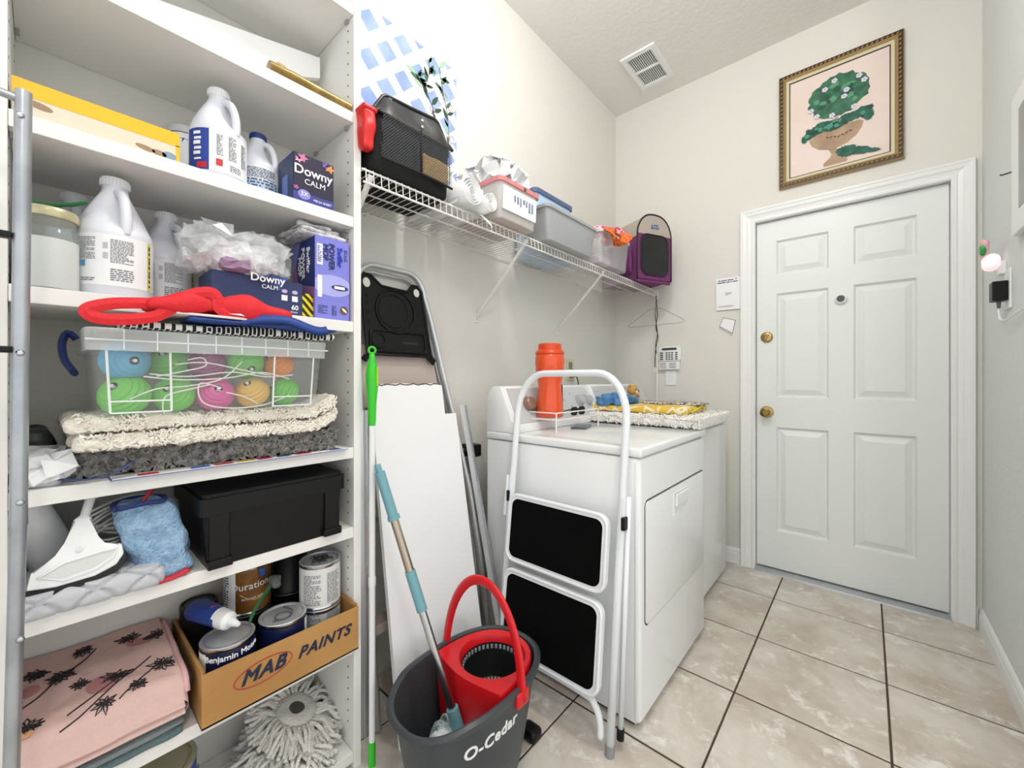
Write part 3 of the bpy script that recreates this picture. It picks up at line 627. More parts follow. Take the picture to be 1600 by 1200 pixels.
for i, (dz, w_, d_, sd) in enumerate(((0, .275, .5, 6), (.034, .265, .505, 9))):
    fn = lambda p: Vector((p.x, p.y, p.z+max(0, p.y-.195)*.6))
    b = MB(); b.rbox(w_, d_, .032, .015, (24, 60, 6), .007, 45, sd, TR((0, -.006*i, dz)), fn); f_ = b.build('fold', mat('cream_wool', 'f0ebe1', .95, var=(40, 'e5dece'), bump=(120, .6)), cr, smooth='all')
    b = tufts(1100, w_, d_-.02, dz+.004, dz+.03, sd, .005, edge=.004)
    for v_ in b.bm.verts: v_.co.z += max(0, v_.co.y-.195)*.6
    tag(b.build('pile', mat('cream_yarn', 'f5f1e8', .9, var=(50, 'eae3d4')), f_, smooth='all'), kind='stuff')
mg = thing('magazine', 'colourful magazine with a blue edge under the grey rug', 'magazine', (-1.18, .325, ZS['E']))
MB().box(-.09, .085, -.24, .235, 0, .0012).build('back_cover', mat('cover_blue', '2f4f9c', .4), mg); MB().box(-.088, .083, -.238, .233, .0012, .0028).build('pages', mat('paper_white', 'e8e8e6', .6), mg)
R = random.Random(3); px = None
for i, hx in enumerate(('c73a30', 'e8e4da', '3f73b5', 'd8564a', 'e3c04a', 'c22f45', '56697f', 'd0474b', 'f0ece4', '3b5f9f')):
    b = MB(); y = -.2+i*.043; b.box(.058, .082, y, y+.03+.01*R.random(), .0028, .0032); b.build('picture', mat('print_'+hx, hx, .45), mg)
wb_ = thing('white_shopping_bag', 'crumpled white plastic bag at the left end of the rug shelf', 'bag', (-1.18, .0, ZS['E']))
b = crinkle(.14, .075, .055, .03, 21, (7, 5, 4)); b.build('bag', mat('white_film', 'eceeef', .35), wb_)
b = MB(); b.tube(smooth_path([(.06, .02, .012), (.075, .05, .008), (.083, .085, .012), (.08, .11, .028), (.07, .115, .03)], 5), .003, 6, flat=(.0015, .006), up=(0, 0, 1)); b.build('tie', mat('tie_blue', '3a4c7c', .5), wb_, smooth='all')
b = crumple(.14, .05, .1, .02, 18, 23, n=(12, 10, 8)); tag(b.build('dark_bag', mat('dark_green_film', '2a332c', .4), loc=(-1.31, -.007, ZS['E'])), 'dark crumpled bag behind the white plastic bag', 'bag')
# ---------------------------------------------------------------- shelf F
qm = thing('quilted_mat', 'folded pale grey quilted mat under the white cleaning head', 'mat', (-1.225, .066, ZS['F']))
def quilt(p):
    s = p.x+(.042-p.z); u = (s+p.y)*44; v_ = (s-p.y)*44
    g = math.exp(-(min(abs(math.sin(u)), abs(math.sin(v_)))/.22)**2)*.007
    return Vector((p.x-(g if p.x > .115 else 0), p.y, p.z-(g if p.z > .03 else 0)))
b = MB(); b.rbox(.27, .205, .042, .016, (90, 80, 14), .003, 14, 3, fn=quilt); b.build('fold', mat('grey_quilt', 'c3c5ca', .8, bump=(200, .2)), qm, smooth='all')
# white cleaning head with tray and ring-topped handle
ch = thing('cleaning_head', 'white plastic floor cleaning head with a ring-topped handle', 'cleaning tool', (-1.108, .045, .7375), 0)
Tl = TR(rot=(0, -.42, -.10))
out = [(-.066, 0), (-.062, .03), (-.03, .048), (-.018, .07), (-.012, .112), (.0, .122), (.014, .112), (.02, .07), (.03, .054), (.056, .052), (.060, .03), (.05, .012), (.02, -.002), (-.03, -.006)]
M3 = Matrix(((0, 0, 1, 0), (1, 0, 0, 0), (0, 1, 0, .008), (0, 0, 0, 1)))
b = MB(); b.prism(out, -.022, 0, Tl @ M3, bev=.004); b.build('housing', M_WHITE, ch, smooth=True)
b = MB(); b.prism([(-.066, -.012), (-.066, .0), (-.03, -.004), (.02, .0), (.05, .012), (.062, .03), (.064, .02), (.052, .004), (.02, -.01), (-.03, -.016)], -.03, .002, Tl @ M3); b.build('sole', M_BLACK, ch)
tray = [(-.052, .018), (-.02, .036), (.03, .043), (.05, .043), (.045, .028), (.02, .012), (-.02, .006)]
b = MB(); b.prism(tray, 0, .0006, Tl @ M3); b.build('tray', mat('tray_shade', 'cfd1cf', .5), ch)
b = MB(); b.tube([Tl @ (M3 @ Vector((x, z, .001))) for x, z in tray], .0035, 6, closed=True); b.build('tray_lip', M_WHITE, ch, smooth=True)
b = MB(); b.cyl(Tl @ Vector((-.006, .002, .118)), Tl @ Vector((-.012, .01, .158)), .0075, 12); b.build('neck', M_WHITE, ch, smooth=True)
b = MB(); b.tube([Tl @ Vector(p) for p in arc((-.014, .012, .168), .014, 0, 2*PI, 16, (0, 1, .1), (1, 0, .35))][:-1], .003, 6, closed=True); b.build('hanging_ring', M_WHITE, ch, smooth=True)
b = MB(); b.cyl(Tl @ Vector((-.001, -.002, .062)), Tl @ Vector((.003, -.002, .062)), .005, 12); b.build('screw', M_STEEL, ch, smooth=True)
tb = MB(); tb.lathe([(0, 0), (.036, 0), (.04, .004), (.04, .15), (.034, .158), (0, .16)], 28, TR((0, 0, .041), (0, -PI/2+.0, 0)))
tb = MB(); tb.lathe([(.012, 0), (.034, 0), (.037, .004), (.037, .155), (.033, .16), (.012, .16)], 28, TR(rot=(.35, .25, 0)))
tag(tb.build('white_canister', M_WHITE, smooth=True, loc=(-1.27, .02, .739)), 'leaning white cylinder behind the cleaning head', 'canister')
b = MB(); R = random.Random(2)
for i in range(6):
    ph = R.random(); b.tube([Vector((.012*math.sin(3*a+ph), (.045+.006*i*ph)*math.cos(a), .055+i*.008+(.022+.004*ph)*math.sin(a+.5*ph))) for a in [2*PI*k/28 for k in range(28)]], .0026, 6, closed=True)
tag(b.build('coiled_cord', mat('white_cord', 'ecebe4', .5), smooth='all', loc=(-1.24, .115, .737)), 'coiled white cord beside the blue cloth', 'cord')
bc = thing('blue_microfibre_cloth', 'rolled sky blue microfibre cloth with navy edging', 'cloth', (-1.155, .168, ZS['F']))
def roll(p):
    k = p.z/.16; return Vector((p.x*(1-.12*k)-.02*k, p.y*(1+.18*math.sin(k*2.4))-.035*k+.01, p.z))
b = MB(); b.rbox(.085, .085, .165, .02, (22, 22, 34), .009, 30, 7, fn=roll); b.build('roll', mat('sky_blue_terry', 'a3c3df', .95, var=(60, '86abcd'), bump=(160, 1)), bc, smooth='all')
b = MB(); b.tube(smooth_path([(.035, -.07, .166), (.03, -.03, .168), (.02, .0, .165), (-.02, .005, .166), (-.05, -.03, .165), (-.03, -.07, .164), (.03, -.074, .164)], 4), .005, 6); b.build('edging', mat('navy_edging', '24356f', .8), bc, smooth='all')
b = MB(); b.tube(smooth_path([(.046, -.03, .004), (.05, .01, .006), (.045, .04, .012)], 4), .004, 6, flat=(.002, .007)); b.build('red_tag', mat('red_tag', 'c2293b', .6), bc, smooth='all')
b = MB(); b.tube(smooth_path([(0, -.03, .165), (-.004, -.02, .178), (-.012, -.012, .186)], 4), .004, 6, flat=(.002, .006)); b.build('loop', mat('red_tag', 'c2293b', .6), bc, smooth='all')
bx = thing('black_storage_box', 'black plastic storage box with a deep lid', 'box', (-1.235, .39, ZS['F']))
b = MB(); v0 = rrect(.25, .30, .012, 3); v1 = rrect(.262, .318, .012, 3); n = len(v0)
b.add([(x, y, 0) for x, y in v0]+[(x, y, .135) for x, y in v1], [(i, (i+1) % n, n+(i+1) % n, n+i) for i in range(n)]+[tuple(range(n))[::-1], tuple(range(n, 2*n))]); b.build('body', M_BLACK, bx)
b = MB(); b.prism(rrect(.274, .332, .014, 3), .12, .158); b.prism(rrect(.262, .32, .014, 3), .158, .166); b.build('lid', M_BLACK, bx)
for y in (-.128, .128):
    b = MB(); b.box(.124, .136, y-.02, y+.02, .002, .122, bev=.003); b.box(.124, .142, y-.024, y+.024, .0, .02, bev=.003); b.build('corner_post', M_BLACK, bx)
# ---------------------------------------------------------------- shelf G: blankets
M_TEALB = mat('grey_teal_quilt', '5d7376', .9, bump=(150, .4)); M_PINK = mat('pink_quilt', 'd4b3ac', .85, bump=(160, .25))
gb = thing('grey_teal_blanket', 'folded grey-green quilt in layers under the pink one', 'blanket', (-1.245, .083, ZS['G']))
for i in range(3):
    b = MB(); b.rbox(.285-.012*i, .232+.008*math.sin(i*2), .015, .007, (12, 16, 4), .004, 20, i+3, TR((.004*math.sin(3*i), 0, i*.0135)), fn=lambda p: Vector((p.x, p.y, p.z+.02*max(0, .1-p.x)*p.z*8)))
    b.build('fold', M_TEALB if i % 2 == 0 else mat('grey_quilt_layer', '868d8f', .9, bump=(150, .4)), gb, smooth='all')
pk = thing('pink_floral_quilt', 'dusty pink quilt printed with line-drawn flowers', 'blanket', (-1.245, .08, .405))
def ptop(x, y):
    """height of the pink quilt's top over its base"""
    e = min(1, max(0, (.142-x)/.03)); e = math.sqrt(max(0, 1-(1-e)**2))
    q = .035*min(abs(math.sin((x+y)*21)), abs(math.sin((x-y)*21)))**.5
    return .026+(.046+.13*(.14-x)*.62)*e+.004*noise.noise(Vector((x*14, y*14, 2)))+q*.11
b = MB(); NX, NY = 50, 44; W0, D0 = .285, .236
top = lambda u, v_: Vector((-.14+W0*u, -D0/2+D0*v_, ptop(-.14+W0*u, -D0/2+D0*v_)))
b.grid(top, NX, NY); b.grid(lambda u, v_: Vector((-.14+W0*u, -D0/2+D0*v_, 0.001)), NX, NY)
for v_ in (0, 1): b.grid(lambda u, w_: Vector((-.14+W0*u, -D0/2+D0*v_+(.008 if v_ else -.004)*math.sin(w_*PI), .001+(ptop(-.14+W0*u, -D0/2+D0*v_)-.001)*w_)), NX, 8)
b.grid(lambda u, w_: Vector((.145+.012*math.sin(u*PI*2 if u < .5 else (u-.5)*PI*2), -D0/2+D0*w_, .001+(ptop(.145, -D0/2+D0*w_)-.001)*u)), 12, NY)
bmesh.ops.remove_doubles(b.bm, verts=b.bm.verts, dist=.0004); b.build('quilt', M_PINK, pk, smooth='all')
b = MB(); b.tube([(-.13+.27*i/20, D0/2+.006, ptop(-.13+.27*i/20, D0/2)*.92) for i in range(21)], .006, 8); b.build('binding', mat('pink_binding', 'd9aeac', .8), pk, smooth='all')
b = MB(); b.tube([(-.13+.25*i/20, D0/2+.013, ptop(-.13+.25*i/20, D0/2)*.6) for i in range(21)], .008, 8, flat=(.022, .006), up=(0, 0, 1)); b.build('fold_shade', mat('dark_fold_shade', '2d2b30', .9), pk, smooth='all')  # dark strip stands in for the shade inside the fold's opening
on_top = lambda x, y, e=.0014: Vector((x, y, ptop(x, y)+e))
R = random.Random(8)
def strokes(mb, cx, cy, r, n, sd, w_=.0012, a0=0, a1=2*PI):
    R2 = random.Random(sd)
    for i in range(n):
        a = a0+(a1-a0)*i/n+R2.uniform(-.15, .15); l = r*R2.uniform(.7, 1.15); s_ = .25
        pts = [(cx, cy), (cx+l*.6*math.cos(a-s_), cy+l*.6*math.sin(a-s_)), (cx+l*math.cos(a), cy+l*math.sin(a)), (cx+l*.6*math.cos(a+s_), cy+l*.6*math.sin(a+s_)), (cx, cy)]
        pts = [(max(-.13, min(.142, x)), max(-.114, min(.114, y))) for x, y in pts]
        mb.tube([on_top(x, y) for x, y in pts], w_, 4)
def blob(mb, cx, cy, rx, ry, rot, e=.0012):
    P = [(max(-.135, min(.142, x)), max(-.115, min(.115, y))) for x, y in ell(cx, cy, rx, ry, 28, rot)]
    mb.add([on_top(cx, cy, e)]+[on_top(cx+(x-cx)*.5, cy+(y-cy)*.5, e) for x, y in P]+[on_top(x, y, e) for x, y in P], [(0, 1+i, 1+(i+1) % 28) for i in range(28)]+[(1+i, 29+i, 29+(i+1) % 28, 1+(i+1) % 28) for i in range(28)])
for q in ((.05, .0, .03, .022, .3), (-.06, .07, .026, .014, .9), (-.02, -.1, .018, .016, .2)): pr = MB(); blob(pr, *q); pr.build('rose_print', mat('rose_print', 'b67f80', .85), pk)
ik = MB()
for cx, cy, r_, n_, sd in ((.04, .022, .026, 12, 1), (-.09, .055, .022, 10, 2), (-.03, -.055, .024, 16, 3), (-.07, -.09, .02, 14, 4), (.06, .095, .026, 13, 5), (-.06, .1, .02, 9, 6), (.09, -.10, .024, 12, 7), (-.1, -.02, .02, 10, 8), (.1, .05, .018, 11, 9), (.02, -.03, .016, 10, 10), (.115, .0, .018, 9, 12)): strokes(ik, cx, cy, r_, n_, sd)
for pts in (((.05, .03), (.07, .0), (.1, -.05)), ((.02, .08), (.06, .03), (.115, -.03), (.13, -.06)), ((-.03, -.055), (.01, -.085), (.03, -.11)), ((-.09, .0), (-.06, -.02), (-.04, -.045)), ((.04, .1), (.08, .06), (.12, .02))):
    ik.tube([on_top(*q.xy) for q in smooth_path([(x, y, 0) for x, y in pts], 8)], .0013, 4)
tag(ik.build('flower_print', mat('quilt_ink', '2a2628', .9), pk), kind='stuff')
for cx, cy, r_, m_ in ((-.03, -.055, .011, 0), (-.07, -.09, .008, 0), (.04, .022, .007, 0), (-.06, .085, .009, 0), (-.09, .055, .007, 0), (.11, -.1, .009, 1), (.06, .095, .007, 1)):
    dk = MB(); blob(dk, cx, cy, r_, r_, 0, .002); dk.build('flower_centre', mat('flower_peach', 'e0a878', .8) if m_ else mat('quilt_ink', '2a2628', .9), pk)
# ---------------------------------------------------------------- shelf G: carton of paint
MBX = thing('paint_carton', 'open cardboard tray box lettered MAB PAINTS full of cans', 'box', (-1.23, .4025, ZS['G']))
M_CARD = mat('cardboard', 'b98d52', .8, var=(9, 'ad8048')); M_CARDI = mat('cardboard_inside', 'a67d48', .85)
x0, x1, y0, y1, hh = -.148, .152, -.179, .1795, .118
MB().box(x0, x1, y0, y1, 0, .004).build('bottom', M_CARDI, MBX); MB().box(x1-.004, x1, y0, y1, .0, hh).build('front_panel', M_CARD, MBX)
MB().box(x0, x0+.004, y0, y1, .0, hh).build('back_panel', M_CARD, MBX)
MB().box(x0, x1-.004, y0, y0+.004, .0, hh+.006).build('end_panel', M_CARD, MBX); MB().box(x0, x1-.004, y1-.004, y1, .0, hh+.006).build('end_panel', M_CARD, MBX)
MB().box(x0+.004, x1-.01, y0+.004, y0+.008, .02, hh+.003).build('end_flap', M_CARDI, MBX); MB().box(x0+.004, x1-.01, y1-.008, y1-.004, .02, hh+.003).build('end_flap', M_CARDI, MBX)
M_PRN = mat('print_navy', '1b2340', .7)
text('lettering', 'MAB', .044, M_PRN, MBX, (x1+.001, -.06, .068), FACE_X, shear=.35, bold=.0013, spacing=1.12); text('lettering', 'PAINTS', .038, M_PRN, MBX, (x1+.001, .085, .066), FACE_X, shear=.35, bold=.0011, spacing=1.12)
b = MB(); b.tube([(x1+.0004, y, z) for y, z in ell(-.058, .068, .062, .026, 36, .06)], .0012, 4, closed=True); b.build('oval_ring', mat('print_red', 'b3202a', .7), MBX)
b = MB(); fine_print(b, lambda a, q: (x1+.0006, a, q), .05, .006, .006, 3, x0=.08, z0=.036); b.build('small_print', M_PRN, MBX)
def can(label, x, y, z, r, h_, body, lidc='c9ccd0', lab=None, txt=None, wrap=True):
    t = thing('paint_can', label, 'can', (x, y, z), group='paint cans')
    MB().lathe([(0, .001), (r*.96, .001), (r, .003), (r, .006), (r*.975, .008), (r*.975, h_-.008), (r, h_-.006), (r, h_-.001), (r*.97, h_)], 36, cap=False).build('body', M_STEEL if wrap else body, t, smooth=True)
    MB().lathe([(r*.985, h_-.001), (r*.97, h_+.0015), (r*.88, h_+.0008), (r*.86, h_-.004), (r*.8, h_-.005), (r*.78, h_-.001), (0, h_-.0015)], 36, cap=False).build('lid', mat('can_lid_'+lidc, lidc, .3, .6), t, smooth=True)
    if wrap: MB().lathe([(r*.98, .009), (r*.98, h_-.009)], 36, cap=False).build('label', body, t, smooth='all')
    return t
ZQ = ZS['G']+.0045; M_BM = mat('can_navy', '141f4a', .3, var=(14, '0d1330'))
c1 = can('navy paint can with white brand name at the left front of the carton', -1.15, .29, ZQ, .056, .142, M_BM, 'b9bcc0')
text('lettering', 'Benjamin Moore', .0185, M_INKW, c1, (.0, .119), None, bend=.0555, bold=.0004)
b = MB(); b.grid(lambda u, v_: (.0556*math.cos(-1.9+.8*u), .0556*math.sin(-1.9+.8*u), .012+.118*v_), 8, 2); b.build('side_label', M_LABEL, c1)
c2 = can('navy paint can with a drip-stained lid in the middle front of the carton', -1.15, .411, ZQ, .056, .14, M_BM, 'd5d6d8')
b = MB(); b.grid(lambda u, v_: (.0556*math.cos(.75+.35*u), .0556*math.sin(.75+.35*u), .012+.116*v_), 6, 2); b.build('side_label', M_LABEL, c2)
b = MB(); b.tube(smooth_path([(.02, -.03, .141), (.03, .0, .142), (.01, .02, .144), (-.03, .012, .143)], 5), .0016, 5); b.tube(arc((.012, -.004, .142), .018, 0, 2*PI, 16, (1, 0, 0), (0, 1, 0))[:-1], .0014, 5, closed=True); b.build('paint_drips', mat('dried_paint', '4b4d52', .5), c2)
M_WL = mat('can_white_label', 'dcdcda', .5)
c3 = can('white-labelled paint can at the bottom of the stack of two', -1.175, .518, ZQ, .054, .118, mat('can_grey_label', 'b9bdc0', .5)); c4 = can('white-labelled paint can on top of the stack of two', -1.175, .518, ZQ+.1195, .054, .122, M_WL)
for q, lo in ((c4, .014), (c3, .03)):
    b = MB(); fine_print(b, lambda a, zz: (.0536*math.cos(a/.0536), .0536*math.sin(a/.0536), zz), .055, .085, .0046, 31, x0=-.068, z0=lo); fine_print(b, lambda a, zz: (.0536*math.cos(a/.0536), .0536*math.sin(a/.0536), zz), .045, .085, .0046, 35, x0=-.004, z0=lo); b.build('small_print', mat('print_grey', '6c6e72', .7), q)
b = MB(); R = random.Random(6)
for i in range(14): b.tube([(R.uniform(-.03, .03), R.uniform(-.03, .03), .1225) for k in range(3)], .0011, 4)
b.build('scribble', M_INK, c4)
cs = can('plain dark can under the gold one', -1.292, .372, ZQ, .056, .122, mat('can_black', '1b1b1e', .4), '77797c', wrap=False)
c5 = can('gold and brown paint can with white label, standing behind the front cans', -1.292, .372, ZQ+.1235, .056, .128, mat('can_gold', '9c6a2c', .3, .3, var=(10, '6d441b')))
text('lettering', 'Duration', .026, M_INKW, c5, (-.16, .078), None, bend=.0555); text('lettering', 'INTERIOR ACRYLIC', .0075, M_INKW, c5, (.05, .045), None, bend=.0555)
b = MB(); b.grid(lambda u, v_: (.0556*math.cos(-1.75+.95*u), .0556*math.sin(-1.75+.95*u), .012+.104*v_), 8, 2); b.build('side_label', M_LABEL, c5)
b = MB(); fine_print(b, lambda a, zz: (.0562*math.cos(a/.0562), .0562*math.sin(a/.0562), zz), .035, .09, .007, 12, x0=-1.6*.0562, z0=.018, fill=.7); b.build('small_print', M_INK, c5)
b = MB(); b.grid(lambda u, v_: (.0558*math.cos(.22+.3*u), .0558*math.sin(.22+.3*u), .094+.022*v_), 5, 2); b.build('brand_mark', mat('mark_blue', '2f5fb0', .5), c5)
b = MB(); b.tube([(.0565*math.cos(a), .0565*math.sin(a), .06-.02*math.sin((a+.6)*2.2)) for a in [-.6+1.4*i/14 for i in range(15)]], .0012, 4); b.build('swoosh', mat('swoosh', 'd9b37a', .4), c5)
can('dark can with a black lid in the back left corner of the carton', -1.33, .27, ZQ, .041, .165, mat('can_black', '1b1b1e', .4), '2a2a2c', wrap=False)
cb = can('dark can at the bottom in the back right corner of the carton', -1.32, .49, ZQ, .05, .122, mat('can_black', '1b1b1e', .4), '77797c', wrap=False)
can('dark can with a rusty brown lid in the back right corner', -1.32, .49, ZQ+.1235, .05, .122, mat('can_black', '1b1b1e', .4), '6b4630', wrap=False)
ct = thing('caulk_tube', 'blue caulk squeeze tube with a white cap lying on the cans', 'tube', (-1.19, .275, .545))
Tc = TR(rot=(0, 1.62, .36))
b = MB(); b.lathe([(0, -.075), (.02, -.075), (.024, -.065), (.022, .02), (.021, .035)], 20, Tc, squash=lambda v_: (v_[0], v_[1]*(1 if v_[2] > -.02 else 1+.3*(-.02-v_[2])/.055), v_[2])); b.build('tube', mat('tube_blue', '22408f', .35), ct, smooth=True)
b = MB(); b.lathe([(.0228, -.02), (.0228, -.005)], 20, Tc, cap=False); b.build('pink_band', mat('tube_magenta', 'b8468f', .4), ct, smooth=True)
b = MB(); b.lathe([(.0226, .012), (.022, .02), (.0215, .035), (.02, .044), (.011, .05), (.006, .075), (.005, .078), (0, .078)], 20, Tc, cap=False); b.build('nozzle_cap', M_WHITE, ct, smooth=True)
gbr = thing('green_brush', 'green-handled brush leaning between the navy cans', 'brush', (-1.165, .35, .517))
b = MB(); b.tube([(.015, -.015, .002), (0, .0, .02), (-.02, .03, .042), (-.03, .045, .05)], .005, 8, flat=(.003, .006)); b.build('handle', mat('green_plastic', '17663a', .4), gbr, smooth=True)
b = MB(); b.rbox(.025, .03, .03, .01, (6, 6, 4), .006, 60, 3, TR((-.042, .062, .04))); b.build('bristles', mat('grey_bristle', '6d7672', .9, bump=(200, 1)), gbr, smooth='all')
# ---------------------------------------------------------------- shelf H
bc_ = can('large paint can with beige lid at the bottom left', -1.218, .16, ZS['H'], .083, .19, mat('can_royal', '2a4a9a', .35), 'b9b59c')
b = MB(); b.tube(smooth_path([(.0, -.086, .14), (.05, -.07, .11), (.083, .0, .1), (.05, .07, .11), (0, .086, .14)], 5), .0018, 6); b.build('bail_handle', M_STEEL, bc_, smooth='all')
def noodle_pad(label, loc, rot, r, n, seed, rings=4):
    t = thing('mop_pad', label, 'mop pad', loc, group='round noodle mop pads'); t.rotation_euler = rot
    R = random.Random(seed)
    b = MB(); b.lathe([(.02, .034), (.035, .036), (r*.44, .032), (r*.5, .018), (r*.46, .006), (0, .006)], 36, cap=False)
    for v_ in b.bm.verts: v_.co.z += .004*noise.noise(v_.co*40)
    b.build('backing', mat('grey_backing', 'd3d0c9', .9, bump=(140, .6)), t, smooth='all')
    b = MB(); b.lathe([(0, .033), (.012, .037), (.022, .034)], 16, cap=False); b.build('hub_opening', mat('dark_velcro', '55534f', .95, bump=(200, 1)), t, smooth='all')
    b = MB()
    for k in range(rings):
        for i in range(n):
            a = 2*PI*(i+R.random()*.7)/n; r0 = r*(.46-.06*k*.5); l = r*R.uniform(.5, .66); z0 = .027-k*.0055; a2 = a+R.uniform(-.45, .45)
            dz = R.uniform(.004, .02)
            p = [(r0*math.cos(a), r0*math.sin(a), z0), ((r0+l*.4)*math.cos((a+a2)/2), (r0+l*.4)*math.sin((a+a2)/2), z0+.006-k*.001), ((r0+l*.8)*math.cos(a2), (r0+l*.8)*math.sin(a2), max(.004, z0-dz*.6)), ((r0+l)*math.cos(a2), (r0+l)*math.sin(a2), max(.004, z0-dz))]
            b.tube(smooth_path(p, 3), .0053, 6)
    tag(b.build('strands', mat('cotton_noodle', 'f4f2ec', .95, var=(30, 'e8e5dc'), bump=(260, .8)), t, smooth='all'), kind='stuff')
noodle_pad('grey-white noodle mop pad lying flat on the bottom shelf', (-1.225, .44, ZS['H']), (0, 0, 0), .138, 38, 5)
noodle_pad('noodle mop pad heaped on top of the other at the bottom right', (-1.245, .462, ZS['H']+.034), (0, .16, 0), .13, 36, 9)
noodle_pad('noodle mop pad tilted against the cabinet side at the bottom', (-1.262, .478, ZS['H']+.08), (-.12, .34, .3), .12, 34, 14)
# ---------------------------------------------------------------- silver tube frame in front of the shelves
fr = thing('metal_frame', 'silver tubular metal frame standing at the far left before the shelves', 'frame', (-.99, -.045, 0))
M_GALV = mat('galvanised_tube', 'b4b8bd', .38, .75, var=(12, 'a0a5ab'))
b = MB(); b.tube([(0, .020, .9), (0, .025, 1.567)], .0096, 16); b.build('upper_tube', M_GALV, fr, smooth=True)
b = MB(); b.tube([(0, .004, 0), (0, .020, .9)], .0091, 16); b.build('lower_tube', M_GALV, fr, smooth=True)
b = MB(); b.cyl((0, .020, .893), (0, .020, .905), .0100, 16); b.build('joint_collar', M_GALV, fr, smooth=True)
b = MB(); b.tube([(0, -.022, 0), (0, -.02, 1.5)], .0085, 14); b.build('rear_tube', M_TUBEW, fr, smooth=True)
b = MB(); b.tube([(-.001, .028, 1.553), (.0, -.3, 1.585)], .0062, 12); b.build('crossbar', M_GALV, fr, smooth=True)
b = MB(); b.tube([(0, -.30, 0), (0, -.30, 1.59)], .0145, 14); b.build('upper_tube', M_GALV, fr, smooth=True)
for z in (1.525, 1.16, .93, .72, .35):
    b = MB(); b.lathe([(0, .004), (.003, .0035), (.005, .001), (.005, 0)], 12, TR((.0088, .022, z), (0, PI/2, 0))); b.build('screw', M_STEEL, fr, smooth=True)
for z in (1.34, 1.165):
    b = MB(); b.box(-.008, .008, -.022, .014, z-.005, z+.005, bev=.002); b.build('clip', M_BLACK, fr)
# ---------------------------------------------------------------- lattice painting on the left wall
MU = thing('lattice_painting', 'white garden lattice with ivy painted on the wall above the wire shelf', 'painting', (XL, .98, 2.2))
MB().box(0, .003, -.32, .241, -.42, .305).build('panel', mat('mural_white', 'f6f7f6', .7), MU)
def clip(poly, y0, y1, z0, z1):
    for ax, lim, sg in ((0, y0, 1), (0, y1, -1), (1, z0, 1), (1, z1, -1)):
        out_ = []
        for i in range(len(poly)):
            a, b_ = poly[i-1], poly[i]; ia = (a[ax]-lim)*sg >= 0; ib = (b_[ax]-lim)*sg >= 0
            if ia != ib:
                t_ = (lim-a[ax])/(b_[ax]-a[ax]); out_.append((a[0]+(b_[0]-a[0])*t_, a[1]+(b_[1]-a[1])*t_))
            if ib: out_.append(b_)
        poly = out_
        if len(poly) < 3: return None
    return poly
M_SKY = mat('mural_blue', '869ddb', .7, var=(9, 'a3b6e6'))
for i in range(-7, 7):
    for j in range(-9, 6):
        # cell pitch measured on the wall: rows step (.0755,.076) and (-.0755,.076)
        cy = -.113+.075*(i-j); cz = .178+.071*(i+j)
        q = clip([(cy-.045, cz+.002), (cy-.001, cz-.044), (cy+.045, cz+.001), (cy+.001, cz+.043)], -.31, .24, -.41, .303)
        if q:
            b = MB(); b.prism(q, .003, .0036, Matrix(((0, 0, 1, 0), (1, 0, 0, 0), (0, 1, 0, 0), (0, 0, 0, 1)))); b.build('lattice_opening', M_SKY, MU)
R = random.Random(4); M_LF = [mat('leaf_green', '3f6b4c', .7), mat('leaf_dark', '2c4a38', .7), mat('leaf_pale', '9bbf9f', .7)]
def leaf(y, z, a, l, m):
    b = MB(); P = [(0, 0), (l*.35, l*.16), (l*.7, l*.13), (l, 0), (l*.7, -l*.13), (l*.35, -l*.16)]
    b.prism([(y+p*math.cos(a)-q*math.sin(a), z+p*math.sin(a)+q*math.cos(a)) for p, q in P], .0038, .0046, Matrix(((0, 0, 1, 0), (1, 0, 0, 0), (0, 1, 0, 0), (0, 0, 0, 1)))); b.build('leaf', m, MU)
vines = [[(.2, -.3), (.195, -.05), (.185, .08), (.16, .17), (.14, .26)], [(.14, -.02), (.1, .08), (.07, .13), (.085, .2), (.085, .25)], [(.07, .13), (.04, .15), (.025, .17)]]
st = MB()
for vn in vines:
    P = smooth_path([(0.0042, y, z) for y, z in vn], 8); st.tube(P, .0016, 4)
    for k in range(2, len(P), 2): leaf(P[k].y, P[k].z, R.choice((.4, 1.2, 2.0, 2.7))+R.uniform(-.3, .3), R.uniform(.035, .065), R.choice(M_LF))
st.build('stems', mat('stem_brown', '5f5a52', .7), MU)
for y, z in ((.105, .06), (.17, .15), (.2, .12), (.21, -.02), (.185, -.12)):
    b = MB(); b.tube([(0.0046, y+.012*math.cos(a)*(1+.3*math.sin(3*a)), z+.016*math.sin(a)) for a in [2*PI*k/16 for k in range(16)]], .0013, 4, closed=True); b.build('flower_bud', mat('bud_mauve', '9d8894', .7), MU)
# ---------------------------------------------------------------- wire shelf
ZW = 1.728; XF = -1.088
ws = thing('wire_shelf', 'white ventilated wire shelf along the wall above the dryer', 'shelf', (XL, 1.68, ZW))
wr = None; Y0, Y1 = -1.07, 1.08
nw = int((Y1-Y0)/.0245)
for i in range(nw+1):
    y = Y0+(Y1-Y0)*i/nw
    if wr is None: o = wr = MB().tube([(.006, 0, 0), (XF-XL-.004, 0, 0), (XF-XL, 0, -.004), (XF-XL+.003, 0, -.044)], .0016, 5).build('wire', M_WIRE, ws)
    else: o = wr.copy(); COL.objects.link(o)
    o.location = (0, y, 0)
for x, z, r in ((.008, -.004, .0034), (.16, -.004, .003), (XF-XL-.004, -.0045, .0034), (XF-XL+.004, -.044, .0036)):
    MB().cyl((x, Y0-.01, z), (x, Y1+.004, z), r, 8).build('rod', M_WIRE, ws, smooth=True)
